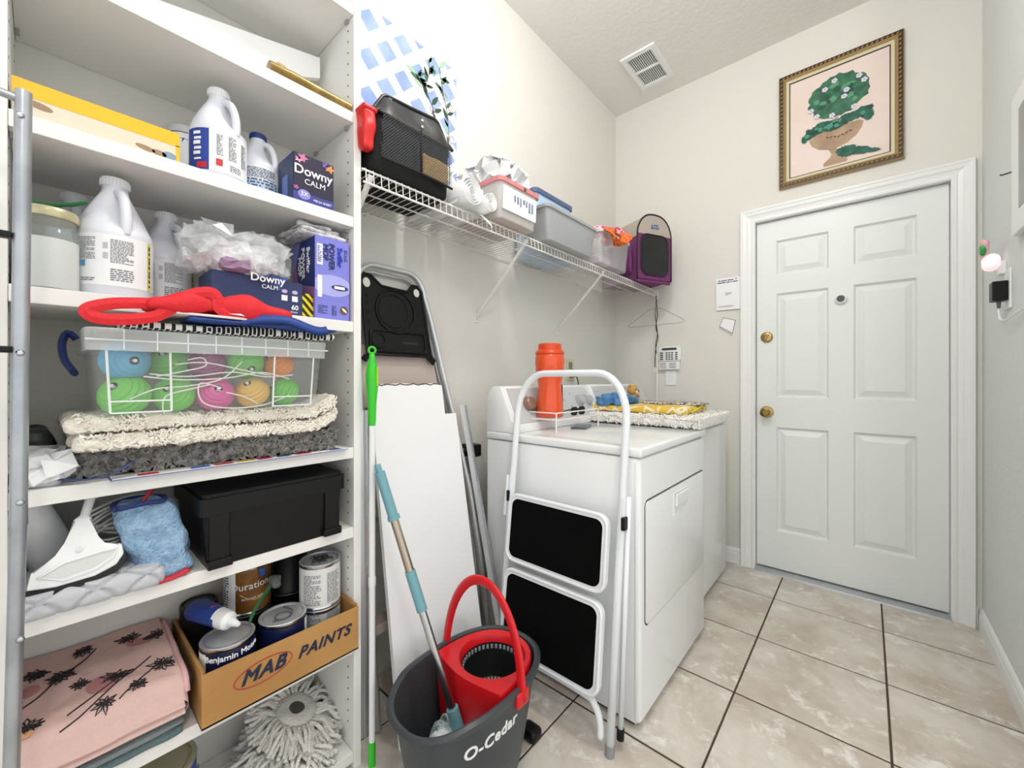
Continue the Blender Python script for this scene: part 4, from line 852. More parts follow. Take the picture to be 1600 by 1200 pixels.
for y in (-1.055, -.335, .335):
    b = MB(); b.tube([(XF-XL+.004, y, -.018), (XF-XL-.006, y, -.03), (.008, y, -.315)], .005, 8, flat=(.0095, .0045), up=(0, 1, 0)); b.box(.0, .006, y-.011, y+.011, -.342, -.3, bev=.002); br = b.build('bracket', M_WIRE, ws)
    MB().cyl((.006, y, -.328), (.0095, y, -.328), .0035, 8).build('screw', M_STEEL, br)
cp = None
for y in (-.9, -.62, -.35, -.05, .25, .55, .85):
    if cp is None: o = cp = MB().box(0, .016, -.006, .006, -.012, .004, bev=.002, seg=1).build('wall_clip', M_WIRE, ws)
    else: o = cp.copy(); COL.objects.link(o)
    o.location = (0, y, 0)
MB().box(XF-XL-.02, XF-XL+.012, 1.07, 1.087, -.055, .004, bev=.003).build('end_cap', M_WIRE, ws)
ZI = ZW+.002
# black caddy bag
bg = thing('caddy_bag', 'black vinyl caddy bag with mesh pockets at the near end of the wire shelf', 'bag', (-1.2, .775, ZI))
M_VIN = mat('black_vinyl', '1a1d20', .32, bump=(30, .15)); M_CLO = mat('black_cloth', '0e0f10', .85)
b = MB(); b.rbox(.235, .29, .19, .025, (14, 16, 12), .006, 14, 3, fn=lambda p: Vector((p.x+.03*max(0, p.z)*(1 if p.x > 0 else 0), p.y, p.z))); b.build('body', M_CLO, bg, smooth='all')
def bagtop(u, w_):   # upper vinyl flap, leaning back to the wall, round shoulders
    y = -.135+.28*u; hgt = .25+.025*u-.11*max(0, abs(u-.5)-.36)**1*4
    z = .172+(hgt-.172)*w_; return Vector((.128-.035*w_+.006*math.sin(u*9)*math.sin(w_*3), y, z))
b = MB(); b.grid(bagtop, 24, 8); b.grid(lambda u, w_: bagtop(u, w_)-Vector((.012, 0, 0)), 24, 8); b.build('flap', M_VIN, bg, smooth='all')
b = MB(); b.tube([bagtop(0, i/6) for i in range(7)]+[bagtop(i/24, 1) for i in range(1, 25)]+[bagtop(1, 1-i/6) for i in range(1, 7)], .006, 8); b.tube([bagtop(i/20, 0)+Vector((.002, 0, 0)) for i in range(21)], .0045, 6); b.build('piping', M_VIN, bg, smooth='all')
for z in (.225, .205): MB().lathe([(0, .003), (.003, .003), (.0055, .001), (.0055, 0)], 14, TR((.117, .03, z), (0, PI/2-.2, 0))).build('snap', M_STEEL, bg)
net = MB(); R = random.Random(1)
def npt(y, z): return Vector((.136+.008*math.sin((y+.13)*11), y, z))
for sg in (1, -1):
    c = -.32
    while c < .34:
        P = []
        for k in range(13):
            z = .035+.132*k/12; y = c+sg*(z-.1)*.9
            if -.132 < y < .138: P.append(npt(y, z))
        if len(P) > 1: net.tube(P, .0008, 3)
        c += .0085
tag(net.build('pocket_net', mat('net_grey', '3c4043', .7), bg), kind='stuff')
b = MB(); b.tube([npt(.005, .035), npt(.005, .1), npt(.005, .168)], .004, 6); b.tube([npt(y, .035) for y in (-.13, -.07, 0, .07, .137)], .004, 6); b.build('pocket_seam', M_CLO, bg, smooth='all')
b = MB(); b.rbox(.014, .105, .07, .006, (4, 12, 8), .003, 30, 2); tag(b.build('sponge', mat('tan_sponge', 'dcb878', .95, bump=(200, 1)), smooth='all', loc=(-1.075, .85, ZI+.045)), 'tan sponge inside the mesh pocket of the black bag', 'sponge')
rp = thing('red_pouch', 'red pouch hanging on the end of the black bag', 'pouch', (-1.09, .612, ZI+.05))
b = MB(); b.rbox(.05, .042, .115, .012, (10, 10, 14), .006, 24, 2, fn=lambda p: Vector((p.x*(1-.25*(1-p.z/.115)), p.y*(.75+.25*p.z/.115), p.z))); b.build('pouch', mat('red_vinyl', 'd21f1f', .35), rp, smooth='all')
b = MB(); b.rbox(.054, .046, .016, .006, (6, 6, 3), T=TR((0, 0, .105))); b.build('cuff', mat('red_vinyl', 'd21f1f', .35), rp, smooth='all')
bs = thing('scrub_brush', 'white scrub brush standing up in the black bag', 'brush', (-1.115, .668, ZI+.188))
b = MB(); b.rbox(.012, .02, .07, .006, (4, 5, 8), T=TR(rot=(-.2, 0, 0))); b.build('back', M_WHITE, bs, smooth='all')
b = MB()
for i in range(11):
    for s_ in (-.005, .005): b.cyl((.004+s_*.6, .008+i*.001, .006+i*.0055), (.012+s_, .024+i*.001, .004+i*.0055), .0016, 5)
tag(b.build('bristles', mat('teal_bristle', '9cc4bf', .7), bs), kind='stuff')
# rolled liners
def liner(label, y, z, r, seed):
    t = thing('liner_roll', label, 'roll', (-1.2, y, z), group='rolled white shelf liners')
    sp = [(r*(.25+.75*k/90)*math.cos(k*.28+seed), r*(.25+.75*k/90)*math.sin(k*.28+seed)) for k in range(91)]
    b = MB(); n = len(sp)
    for x0, x1 in ((-.165, .155),):
        b.add([(x0, a, c) for a, c in sp]+[(x1, a, c) for a, c in sp], [(i, i+1, n+i+1, n+i) for i in range(n-1)])
    o = b.build('sheet', mat('white_vinyl_sheet', 'eff0f0', .5), t, smooth='all', fix=False)
    s = o.modifiers.new('thickness', 'SOLIDIFY'); s.thickness = .0022; return t
l1 = liner('thicker roll of white shelf liner beside the black bag', .992, ZI+.055, .052, .3); liner('thinner roll of white shelf liner next to the clear box', 1.083, ZI+.042, .036, 1.4)
b = MB(); b.grid(lambda u, w_: Vector((.1+.05*w_, -.05+.13*u+.03*w_, -.048-.055*w_*w_*u)), 12, 8); b.grid(lambda u, w_: Vector((-.16+.29*w_, -.05+.02*u, -.05+.045*u)), 4, 4); b.build('loose_end', mat('white_vinyl_sheet', 'eff0f0', .5), l1, smooth='all', fix=False)
b = MB(); b.tube(arc((0, 0, 0), .026, 0, 2*PI, 20, (.5, .86, 0), (0, 0, 1))[:-1], .004, 8, closed=True); tag(b.build('plastic_ring', M_WHITE, smooth='all', loc=(-1.13, 1.075, ZI+.106)), 'white plastic ring resting on the liner rolls', 'ring')
gt = thing('garden_tool', 'green-handled tool lying across the liner rolls', 'tool', (-1.24, 1.02, ZI+.112))
b = MB(); b.tube(smooth_path([(0, -.05, .004), (.004, -.02, .009), (.006, .02, .011), (.01, .06, .006)], 5), .008, 10); b.build('handle', mat('green_grip', '1f7a52', .4), gt, smooth='all')
b = MB(); b.tube([(-.0, -.05, .004), (-.01, -.16, -.003)], .003, 8); b.build('shaft', M_STEEL, gt); b = MB(); b.box(.0085, .012, -.01, .018, .004, .014); b.build('label', M_INKW, gt)
# clear box with red stripe, white plastic bag over it
def tub(name, label, cat, loc, w, d_, h_, mbody, mrim, taper=.9, rimh=.016, alpha_inside=None):
    t = thing(name, label, cat, loc)
    shell([ring(w*taper-.004, d_*taper-.004, .001, .02), ring(w*taper, d_*taper, .005, .02), ring(w, d_, h_-rimh, .02), ring(w-.005, d_-.005, h_-rimh, .02), ring(w*taper-.006, d_*taper-.006, .007, .02)], True).build('body', mbody, t, smooth=True)
    shell([ring(w-.004, d_-.004, h_-rimh, .02), ring(w+.014, d_+.014, h_-rimh, .022), ring(w+.016, d_+.016, h_, .022), ring(w-.004, d_-.004, h_, .02), ring(w-.004, d_-.004, h_-rimh, .02)]).build('rim', mrim, t)
    return t
t = tub('clear_box', 'clear box with a coral band and printed label jutting off the wire shelf', 'box', (-1.165, 1.235, ZI), .27, .235, .15, mat('milky_plastic', 'e4e2de', .3, alpha=.55), mat('coral_band', 'd98a8a', .4), .93)
b = MB(); b.box(.128, .1325, -.1, .1, .04, .128, TR(rot=(0, .05, 0))); b.build('label', mat('label_bright', 'f3f4f6', .5), t); b = MB(); b.lathe([(0, .004), (.006, .003), (.008, 0)], 14, TR((.143, .02, .141), (0, PI/2, 0))); b.build('latch', mat('latch_dark', '55585c', .4), t)
b = MB(); R = random.Random(3)
for k in range(7):
    y = -.04+k*.018; hh_ = R.uniform(.016, .04); b.box(.1375, .1385, y, y+.007+.005*R.random(), .098-hh_, .1)
b.build('label_print', mat('print_slate', '7d8aa3', .6), t)
b = MB(); b.rbox(.2, .19, .05, .012, (8, 8, 4), .004, 20, 3, TR((0, 0, .01))); b.build('contents', mat('peach_cloth', 'c9a68c', .9), t, smooth='all')
pb = thing('white_carrier_bag', 'puffed white plastic carrier bag on top of the clear box', 'bag', (-1.195, 1.245, ZI+.1515))
b = crinkle(.25, .2, .12, .05, 31, (9, 8, 6)); b.build('bag', mat('carrier_film', 'eef0f0', .3, alpha=.85), pb)
b = MB(); b.grid(lambda u, w_: Vector((.02-.06*u+.015*math.sin(8*w_), .03+.07*w_+.02*u, .08+.11*u-.03*w_*w_+.012*math.sin(7*u+5*w_))), 9, 9); b.grid(lambda u, w_: Vector((-.02-.05*u, -.07+.04*w_-.02*u, .08+.07*u+.01*math.sin(9*w_))), 7, 6); b.build('bag_ears', mat('carrier_film', 'eef0f0', .3, alpha=.8), pb, fix=False)
b = MB(); b.prism([(.09, .02), (.115, .0), (.12, .04), (.1, .06)], 0, .001, Matrix(((0, 0, 1, .07), (1, 0, 0, 0), (0, 1, 0, 0), (0, 0, 0, 1)))); b.build('print', mat('print_dark_green', '27504a', .6), pb)
tub('blue_bin', 'pale blue bin with a slate rim behind the grey bin', 'bin', (-1.285, 1.735, ZI), .14, .32, .325, mat('pale_blue_plastic', 'b9d4ee', .4), mat('slate_blue_plastic', '52688c', .4), .95, .022)
tub('grey_bin', 'long grey plastic bin in the middle of the wire shelf', 'bin', (-1.115, 1.63, ZI), .165, .42, .145, mat('silver_grey_plastic', 'a9acaf', .3), mat('silver_grey_plastic', 'a9acaf', .3), .88, .012)
t = tub('frosted_bin', 'frosted bin holding pastel tubes beside the pet carrier', 'bin', (-1.155, 2.06, ZI), .24, .33, .17, mat('frosted_plastic', 'd7d9db', .35, alpha=.32), mat('frosted_rim', 'dcdedf', .35, alpha=.75), .92, .014)
for i, (y, hx) in enumerate(((-.09, 'd9c3ce'), (-.02, 'e4dfe4'), (.05, 'c9a9ba'))):
    b = MB(); b.cyl((-.06, y, .03), (.085, y, .03), .024, 14); tag(b.build('pastel_tube', mat('roller_'+hx, hx, .6), smooth=True, loc=(-1.155, 2.06, ZI+.002)), ('dusty pink', 'pale', 'mauve')[i]+' tube lying inside the frosted bin', 'tube')
sf = thing('patterned_scarf', 'red, pink and orange patterned scarf draped over the frosted bin', 'scarf', (-1.105, 2.1, ZI+.172))
b = MB(); b.tube(smooth_path([(-.08, -.16, .01), (-.02, -.1, .03), (.02, .0, .035), (.03, .08, .045), (-.02, .13, .04), (-.05, .06, .03)], 7), .02, 10, flat=(.028, .045), up=(0, 0, 1))
for v_ in b.bm.verts: v_.co += Vector((0, 0, .012*noise.noise(v_.co*40)))
b.build('bunch', pattern_mat('pink_red_print', 'voronoi', 'cf4459', 'f3c9d2', 26), sf, smooth='all')
b = MB(); b.tube(smooth_path([(.03, .04, .035), (.09, .03, .02), (.128, -.04, -.03), (.132, -.1, -.075), (.128, -.15, -.07), (.09, -.16, .0), (.05, -.06, .02)], 7), .01, 8, flat=(.008, .034), up=(0, 0, 1)); b.build('tail', pattern_mat('orange_red_print', 'voronoi', 'd8442b', 'f0a030', 45), sf, smooth='all')
# pet carrier
pc = thing('pet_carrier', 'tan and plum pet carrier with a dark mesh window at the shelf end', 'pet carrier', (-1.14, 2.545, ZI), math.radians(-25))
HW, HL, HT = .135, .17, .40
def archp(a):       # arch outline, a from 0 to 1 along left foot - crown - right foot
    k = a*2-1; w_ = HW*(1 if abs(k) > .62 else math.sin(min(1, abs(k)/.62)*PI/2)**.8)*(1 if k > 0 else -1)
    z = HT-.14*(1-math.cos(min(1, abs(k)/.62)*PI/2)) if abs(k) < .62 else (HT-.14)*(1-(abs(k)-.62)/.38)
    return w_, max(0, z)
NA = 33; A = [archp(i/(NA-1)) for i in range(NA)]
M_TAN = mat('tan_canvas', 'b5aba0', .85, bump=(250, .3)); M_PLUM = mat('plum_nylon', '6b2b62', .55, bump=(40, .3))
def arch_strip(i0, i1, x0, x1, e=0): 
    b = MB(); P = A[i0:i1+1]; n = len(P); k = 1+e
    b.add([(x0, y*k, z*k) for y, z in P]+[(x1, y*k, z*k) for y, z in P], [(i, i+1, n+i+1, n+i) for i in range(n-1)]); return b
arch_strip(6, 26, -HL, HL).build('roof', M_TAN, pc, smooth='all'); arch_strip(0, 6, -HL, HL).build('side', M_PLUM, pc, smooth='all'); arch_strip(26, 32, -HL, HL).build('side', M_PLUM, pc, smooth='all')
b = MB(); b.rbox(2*HL, 2*HW, .03, .012, (10, 8, 3), .003, 20, 2, fn=lambda p: Vector((p.x, p.y, p.z-.028*max(0, p.x-.12)/.05))); b.build('base', M_PLUM, pc, smooth='all')
b = MB(); b.add([(-HL, y, z) for y, z in A], [tuple(range(NA))]); b.build('back_panel', M_TAN, pc)
b = MB(); b.add([(HL, y, z) for y, z in A], [tuple(range(NA))]); b.build('front_panel', M_PLUM, pc)
b = MB(); q = [(y, z) for y, z in A if z > .27]; b.add([(HL+.001, y*.97, z-.006) for y, z in q], [tuple(range(len(q)))]); b.build('front_crown', M_TAN, pc)
b = MB(); b.prism(rrect(.2, .235, .045, 5), 0, .003, Matrix(((0, 0, 1, HL+.001), (1, 0, 0, 0), (0, 1, 0, .15), (0, 0, 0, 1)))); b.build('mesh_window', mat('dark_mesh', '15191a', .35), pc)
b = MB(); b.tube([(HL, y, z) for y, z in A], .005, 6); b.tube([(-HL, y, z) for y, z in A], .005, 6); b.tube([(HL+.002, y, z+.15) for y, z in rrect(.215, .25, .05, 5)], .004, 6, closed=True); b.build('piping', mat('black_piping', '1a1719', .6), pc, smooth='all')
b = MB(); b.prism([(-.03, .31), (-.012, .31), (-.02, .345)], 0, .001, Matrix(((0, 0, 1, HL+.002), (1, 0, 0, 0), (0, 1, 0, 0), (0, 0, 0, 1)))); b.build('emblem', mat('emblem_blue', '3a5f9e', .6), pc)
b = MB(); word_bars(b, lambda a, z: (HL+.0032, a, z), (.012, .02), .009, .003, -.008, .33); word_bars(b, lambda a, z: (HL+.0032, a, z), (.016, .024), .008, .003, -.01, .314); b.build('emblem_print', mat('emblem_blue', '3a5f9e', .6), pc)
b = MB(); b.tube(smooth_path([(-.08, .0, HT+.002), (-.05, .0, HT+.016), (.05, 0, HT+.016), (.08, 0, HT+.002)], 5), .006, 8, flat=(.003, .013), up=(0, 0, 1)); b.build('handle', mat('black_piping', '1a1719', .6), pc, smooth='all')
b = MB()
for i in range(5): b.rbox(.05, .02, .16, .009, (5, 4, 8), .006, 30, i, TR((-.1+i*.05, -HW-.004, .04)))
b.build('gathered_pocket', M_PLUM, pc, smooth='all')
# ---------------------------------------------------------------- hanging from the shelf end and on the back wall
YW = YB
hg = thing('wire_hanger', 'thin wire clothes hanger hanging under the end of the wire shelf', 'hanger', (-1.064, 2.69, 1.59))
b = MB(); b.tube(smooth_path([(0, 0, .0), (0, 0, .03), (.012, 0, .05), (.0, 0, .07), (-.014, 0, .062)], 4), .0017, 6)
b.tube([(0, 0, 0), (.04, 0, -.003), (.17, 0, -.082), (.19, 0, -.098), (.175, 0, -.108), (-.18, 0, -.112), (-.195, 0, -.1), (-.175, 0, -.085), (-.04, 0, -.003)], .0017, 6, closed=True); tag(b.build('wire', mat('hanger_wire', '9b9a94', .4, .4), hg), kind=None)
rd = thing('closet_cord', 'white rod with a dark looped cord hanging from the wire shelf end', 'cord', (-1.063, 2.71, .93))
b = MB(); b.cyl((0, 0, 0), (0, 0, .745), .0048, 8); b.build('rod', M_WIRE, rd, smooth=True)
b = MB(); b.tube(smooth_path([(-.004, -.008, .75), (.006, -.008, .62), (-.004, -.008, .54), (.01, -.008, .47), (-.004, -.008, .4), (-.01, -.008, .33), (-.012, -.008, .27)], 5), .0028, 6); b.tube(smooth_path([(.0, -.008, .745), (-.008, -.008, .62), (.006, -.008, .5), (-.006, -.008, .42), (.0, -.008, .36)], 5), .0024, 6); b.build('cord', mat('dark_cord', '24201d', .7), rd, smooth='all')
b = MB(); b.tube([(-.016, -.008, .27), (-.016, -.008, .24), (-.008, -.008, .235), (-.008, -.008, .26)], .0028, 6); b.build('tassel', M_WIRE, rd)
# alarm keypad with flip-down door, switch below
kp = thing('alarm_keypad', 'white alarm keypad with flip-down door on the back wall', 'keypad', (-.994, YW, 1.17))
MB().prism(rrect(.15, .098, .02, 4), 0, .024, Matrix(((1, 0, 0, .0), (0, 0, -1, 0), (0, 1, 0, .118), (0, 0, 0, 1))), bev=.003).build('housing', M_WHITE, kp, smooth=True)
MB().box(-.048, .048, -.026, -.0235, .142, .157).build('display', mat('lcd_dark', '3b4145', .2), kp)
bt = None
for r in range(4):
    for k, (x, w_) in enumerate(((-.052, .022), (-.017, .012), (.001, .012), (.019, .012), (.047, .014))):
        o = MB().box(x-w_/2, x+w_/2, -.0262, -.0235, .082+r*.014-.0042, .082+r*.014+.0042, bev=.001, seg=1).build('key', mat('key_dark', '4c5054', .5), kp)
b = MB(); b.box(-.07, .07, -.03, -.024, .012, .066, TR((0, 0, 0), (.0, 0, 0)), bev=.002); b.build('flip_door', M_WHITE, kp)
b = MB(); fine_print(b, lambda a, z: (a, -.0304, z), .05, .04, .0055, 2, x0=-.06, z0=.02, fill=.8); fine_print(b, lambda a, z: (a, -.0304, z), .055, .04, .0055, 3, x0=.003, z0=.02, fill=.8); b.build('small_print', mat('print_grey', '6c6e72', .7), kp)
sw = thing('light_switch', 'white rocker light switch under the alarm keypad', 'switch', (-.99, YW, 1.078))
MB().box(-.036, .036, -.008, 0, 0, .098, bev=.002).build('plate', mat('switch_white', 'f4f5f5', .35), sw); MB().box(-.016, .016, -.0095, -.006, .02, .085, bev=.002).build('rocker', M_WHITE, sw); MB().cyl((0, -.006, .011), (0, -.0072, .011), .0028, 8).build('screw', M_GREY, sw)
pn = thing('notice_sheet', 'white notice sheets pinned to the wall by the door casing', 'paper', (-.645, YW, 1.552))
M_NOTE = mat('notice_paper', 'f4f4f7', .6)
for i in range(3): MB().prism([(-.065, 0), (.067, -.004+.001*i), (.067, .19), (-.068, .194)], .0004+i*.0012, .0012+i*.0012, TR((.002*i, -.0035*i, -.003*i)) @ Matrix(((1, 0, 0, 0), (0, 0, -1, 0), (0, 1, 0, 0), (0, 0, 0, 1)))).build('sheet', M_NOTE, pn)
b = MB(); fn = lambda a, z: (a, -.0112, z); word_bars(b, fn, (.011, .032, .034), .0055, .004, -.05, .171); word_bars(b, fn, (.007,), .006, .003, .045, .174); word_bars(b, fn, (.047, .021, .008, .026), .0055, .004, -.056, .159); b.build('heading_print', M_INK, pn)
b = MB(); fine_print(b, lambda a, z: (a, -.0112, z), .1, .012, .005, 4, x0=-.05, z0=.008); fine_print(b, lambda a, z: (a, -.0112, z), .04, .02, .006, 5, x0=-.01, z0=.08); b.build('small_print', mat('print_grey', '6c6e72', .7), pn)
nt = thing('small_card', 'small white tilted card with a dark outline on the wall', 'card', (-.648, YW, 1.447))
b = MB(); b.prism([(-.042, .0), (.03, -.048), (.046, .03), (-.02, .052)], .001, .004, Matrix(((1, 0, 0, 0), (0, 0, -1, 0), (0, 1, 0, 0), (0, 0, 0, 1)))); b.build('card', M_NOTE, nt)
b = MB(); b.tube([(-.042, -.0045, 0), (.03, -.0045, -.048), (.046, -.0045, .03), (-.02, -.0045, .052)], .0016, 4, closed=True); b.build('outline', M_INK, nt)
b = MB(); b.add([(-.042, -.004, 0), (.03, -.004, -.048), (.028, -.0005, -.066), (-.044, -.0005, -.016)], [(0, 1, 2, 3)]); b.build('folded_edge', mat('paper_grey', 'cfcfcc', .7), nt)
# wall outlet box behind the orange bottle
ob = thing('wall_outlet', 'almond laundry outlet on the wall behind the orange bottle', 'outlet', (XL, 2.15, 1.11))
MB().box(0, .006, -.045, .045, 0, .135, bev=.002).build('plate', mat('almond_plastic', 'd6d3b2', .5), ob); MB().box(.006, .009, -.018, .018, .07, .115, bev=.001).build('socket', mat('socket_grey', '7b8578', .5), ob)
b = MB(); b.box(.006, .03, -.014, .014, .018, .05, bev=.003); b.tube(smooth_path([(.028, 0, .03), (.045, .01, .02), (.05, .02, -.02), (.03, .03, -.06)], 5), .004, 6); b.build('plug', mat('plug_grey', '4c4f52', .5), ob)
# ---------------------------------------------------------------- framed topiary picture
pf = thing('framed_picture', 'framed painting of a potted topiary above the door', 'picture', (-.118, YW, 2.512))
PW, PH = .516, .63
def frame_ring(name, w0, h0, w1, h1, d0, d1, m):
    b = MB(); R0 = [(-w0/2, -h0/2), (w0/2, -h0/2), (w0/2, h0/2), (-w0/2, h0/2)]; R1 = [(-w1/2, -h1/2), (w1/2, -h1/2), (w1/2, h1/2), (-w1/2, h1/2)]
    for i in range(4):
        a, c, e, f_ = R0[i], R0[(i+1) % 4], R1[(i+1) % 4], R1[i]
        b.add([(a[0], 0, a[1]), (c[0], 0, c[1]), (c[0], -d0, c[1]), (a[0], -d0, a[1]), (f_[0], -d1, f_[1]), (e[0], -d1, e[1]), (f_[0], 0, f_[1]), (e[0], 0, e[1])], [(0, 1, 2, 3), (3, 2, 5, 4), (4, 5, 7, 6)])
    return b.build(name, m, pf)
frame_ring('outer_frame', PW, PH, PW-.008, PH-.008, .018, .026, mat('frame_gold', 'a98f62', .4, .3)); frame_ring('dark_moulding', PW-.008, PH-.008, PW-.044, PH-.044, .026, .026, mat('frame_bronze', '3a2d22', .45, .2))
frame_ring('gold_slope', PW-.044, PH-.044, PW-.07, PH-.07, .028, .016, mat('frame_gold', 'a98f62', .4, .3)); frame_ring('cream_liner', PW-.07, PH-.07, PW-.098, PH-.098, .017, .012, mat('frame_cream', 'd6cfae', .7)); frame_ring('inner_lip', PW-.098, PH-.098, PW-.106, PH-.106, .014, .01, mat('frame_bronze', '3a2d22', .45, .2))
bd = None
for i in range(26):
    for s_ in (-1, 1):
        for ax, ln in ((0, PW-.03), (1, PH-.03)):
            q = -ln/2+ln*(i+.5)/26
            if bd is None: o = bd = MB().lathe([(0, -.0065), (.004, -.004), (.0045, 0), (.0035, .004), (0, .0065)], 6).build('bead', mat('bead_gold', 'b98f4d', .35, .4), pf, smooth='all')
            else: o = bd.copy(); COL.objects.link(o)
            o.location = (q, -.027, s_*(PH-.03)/2) if ax == 0 else (s_*(PW-.03)/2, -.027, q); o.rotation_euler = (0, .8, 0)
MB().box(-(PW-.1)/2, (PW-.1)/2, -.009, -.002, -(PH-.1)/2, (PH-.1)/2).build('canvas', mat('canvas_blush', 'e6d3c8', .8, var=(5, 'ead9d2')), pf)
def paint(name, poly, m, lvl): 
    b = MB(); b.prism(poly, .0092+lvl*.0003, .0094+lvl*.0003, Matrix(((1, 0, 0, 0), (0, 0, -1, 0), (0, 1, 0, 0), (0, 0, 0, 1)))); return b.build(name, m, pf)
def rough_ell(cx, cz, rx, rz, rot, seed, am=.1):
    R2 = random.Random(seed); P = []
    for i in range(44):
        a = 2*PI*i/44; k = 1+R2.uniform(-am, am); x, z = rx*k*math.cos(a), rz*k*math.sin(a); P.append((cx+x*math.cos(rot)-z*math.sin(rot), cz+x*math.sin(rot)+z*math.cos(rot)))
    return P
M_G1 = mat('paint_green', '3f7a5c', .7, var=(26, '2d5c46')); M_G2 = mat('paint_deep_green', '2f6a58', .7, var=(24, '1f4a3d')); M_URN = mat('paint_urn', 'b49a80', .7, var=(12, 'a1876d'))
paint('urn_bowl', [(-.118, -.072), (-.118, -.095), (-.105, -.125), (-.075, -.152), (-.035, -.167), (0, -.168), (.045, -.155), (.08, -.128), (.1, -.098), (.108, -.068), (.09, -.055), (-.1, -.058)], M_URN, 1)
paint('urn_stem', [(-.035, -.165), (.0, -.168), (-.002, -.2), (.02, -.222), (.044, -.24), (.04, -.252), (-.056, -.252), (-.058, -.236), (-.03, -.212), (-.022, -.195)], M_URN, 1)
paint('crown', rough_ell(.005, .11, .128, .108, .12, 3, .07), M_G1, 1); R = random.Random(9)
for i in range(16): a = R.uniform(0, 2*PI); q = R.uniform(.2, .85); paint('foliage', rough_ell(.005+.115*q*math.cos(a), .11+.095*q*math.sin(a), R.uniform(.012, .026), R.uniform(.008, .016), R.uniform(0, 3), i, .3), mat('paint_mid_green', '5c9a76', .7) if i % 2 else mat('paint_dark_green', '24503d', .7), 2+i*.35)
for x, z in ((-.11, .07), (-.085, .03), (-.05, .16), (-.01, .19), (.03, .09), (.04, .12), (.09, .17), (.11, .14), (.07, .02), (-.02, .01)):
    b = MB(); 
    for k in range(5): b.lathe([(0, 0), (.006, 0), (.006, .0002), (0, .0002)], 8, TR((x+.008*math.cos(k*1.257), -.0135-k*.0002, z+.008*math.sin(k*1.257)), (PI/2, 0, 0)))
    b.build('blossom', mat('paint_lilac_white', 'd9d3e2', .7), pf)
for i, (x, z, rx, rz, ro) in enumerate(((-.11, -.055, .04, .022, .5), (-.07, -.035, .045, .026, .2), (-.02, -.04, .05, .028, -.1), (.04, -.03, .05, .025, .2), (.1, -.02, .045, .024, .35), (.125, -.04, .022, .03, 0), (-.14, -.075, .014, .02, 0))): paint('ivy', rough_ell(x, z, rx, rz, ro, 40+i, .16), M_G2, 8+i)
for i, (x, z, rx, rz) in enumerate(((.04, -.2, .045, .028), (.09, -.215, .045, .02), (.14, -.232, .03, .01))): paint('ivy', rough_ell(x, z, rx, rz, -.2, 60+i, .16), M_G2, 16+i)
R = random.Random(12)
for i in range(22): x = R.uniform(-.13, .125); paint('ivy_leaf', rough_ell(x, -.05+.025*(x+.13)/.25*.9+R.uniform(-.015, .018), R.uniform(.008, .016), R.uniform(.005, .01), R.uniform(0, 3), 80+i, .25), mat('paint_sea_green', '4f9480', .7) if i % 3 else mat('paint_dark_green', '24503d', .7), 20+i*.3)
b = MB(); b.cyl((.0, -.0098, .0), (-.002, -.0098, -.03), .006, 6); b.build('trunk', mat('paint_pink', 'c99f94', .7), pf)
for k in range(7): paint('urn_ornament', ell(-.04+.016*k, -.11+.004*abs(k-3), .008, .004, 10, .5 if k % 2 else -.5), mat('paint_umber', '6f5238', .7), 2+k*.2)
# ---------------------------------------------------------------- right wall
cb_ = thing('wall_frame', 'white-edged frame seen edge-on on the right wall', 'frame', (XR, 1.99, 1.6))
MB().box(-.022, 0, -.2, .165, 0, .46, bev=.003).build('frame', M_WHITE, cb_); MB().box(-.0235, -.02, -.13, .07, .07, .39).build('panel', mat('panel_grey', '8f9293', .3), cb_)
nl = MB(); nl.tube([(0, 0, 0), (-.028, .002, -.004), (-.034, .002, -.002)], .003, 8); tag(nl.build('wall_hook', mat('hook_steel', '5c5f63', .35, .8), loc=(XR, 2.24, 1.85)), 'dark metal hook beside the frame on the right wall', 'hook')
wo = thing('plug_in_night_light', 'plug-in flower night light glowing on the right wall', 'night light', (XR, 2.36, 1.53))
M_GLOW = mat('glowing_shade', 'ffeef2', .4, emit=('ffdfe8', .45))
b = MB(); b.rbox(.045, .075, .06, .022, (8, 10, 10), .004, 24, 3, TR((-.036, 0, 0))); b.build('shade', M_GLOW, wo, smooth='all'); b = MB(); b.box(-.02, 0, -.02, .02, -.02, .03, bev=.004); b.build('body', M_WHITE, wo)
for k in range(5):
    a = 2*PI*k/5; b = MB(); b.rbox(.02, .034, .034, .01, (5, 5, 5), T=TR((-.05, .02+.02*math.cos(a), .075+.02*math.sin(a)))); b.build('petal', mat('petal_pink', 'e7b3bf', .5), wo, smooth='all')
b = MB(); b.rbox(.016, .045, .034, .008, (5, 5, 5), T=TR((-.062, -.022, .06), (.5, 0, 0))); b.build('leaf', mat('leaf_bright_green', '2f9a44', .3), wo, smooth='all')
ad = thing('power_adapter', 'black power adapter with a white cable on the right wall', 'adapter', (XR, 2.31, 1.405))
MB().box(-.006, 0, -.04, .04, -.03, .115, bev=.002).build('outlet_plate', M_WHITE, ad); MB().box(-.045, -.006, -.028, .028, .0, .072, bev=.004).build('block', M_BLACK, ad)
b = MB(); b.cyl((-.025, 0, 0), (-.025, 0, -.026), .0065, 10, .0045); b.build('strain_relief', mat('relief_grey', '6d6f70', .5), ad, smooth=True)
b = MB(); b.tube(smooth_path([(-.025, 0, -.024), (-.025, -.004, -.045), (-.025, -.03, -.07), (-.02, -.09, -.075), (-.012, -.2, -.06), (-.006, -.3, -.05)], 6), .0038, 8); b.build('cable', M_WHITE, ad, smooth='all')
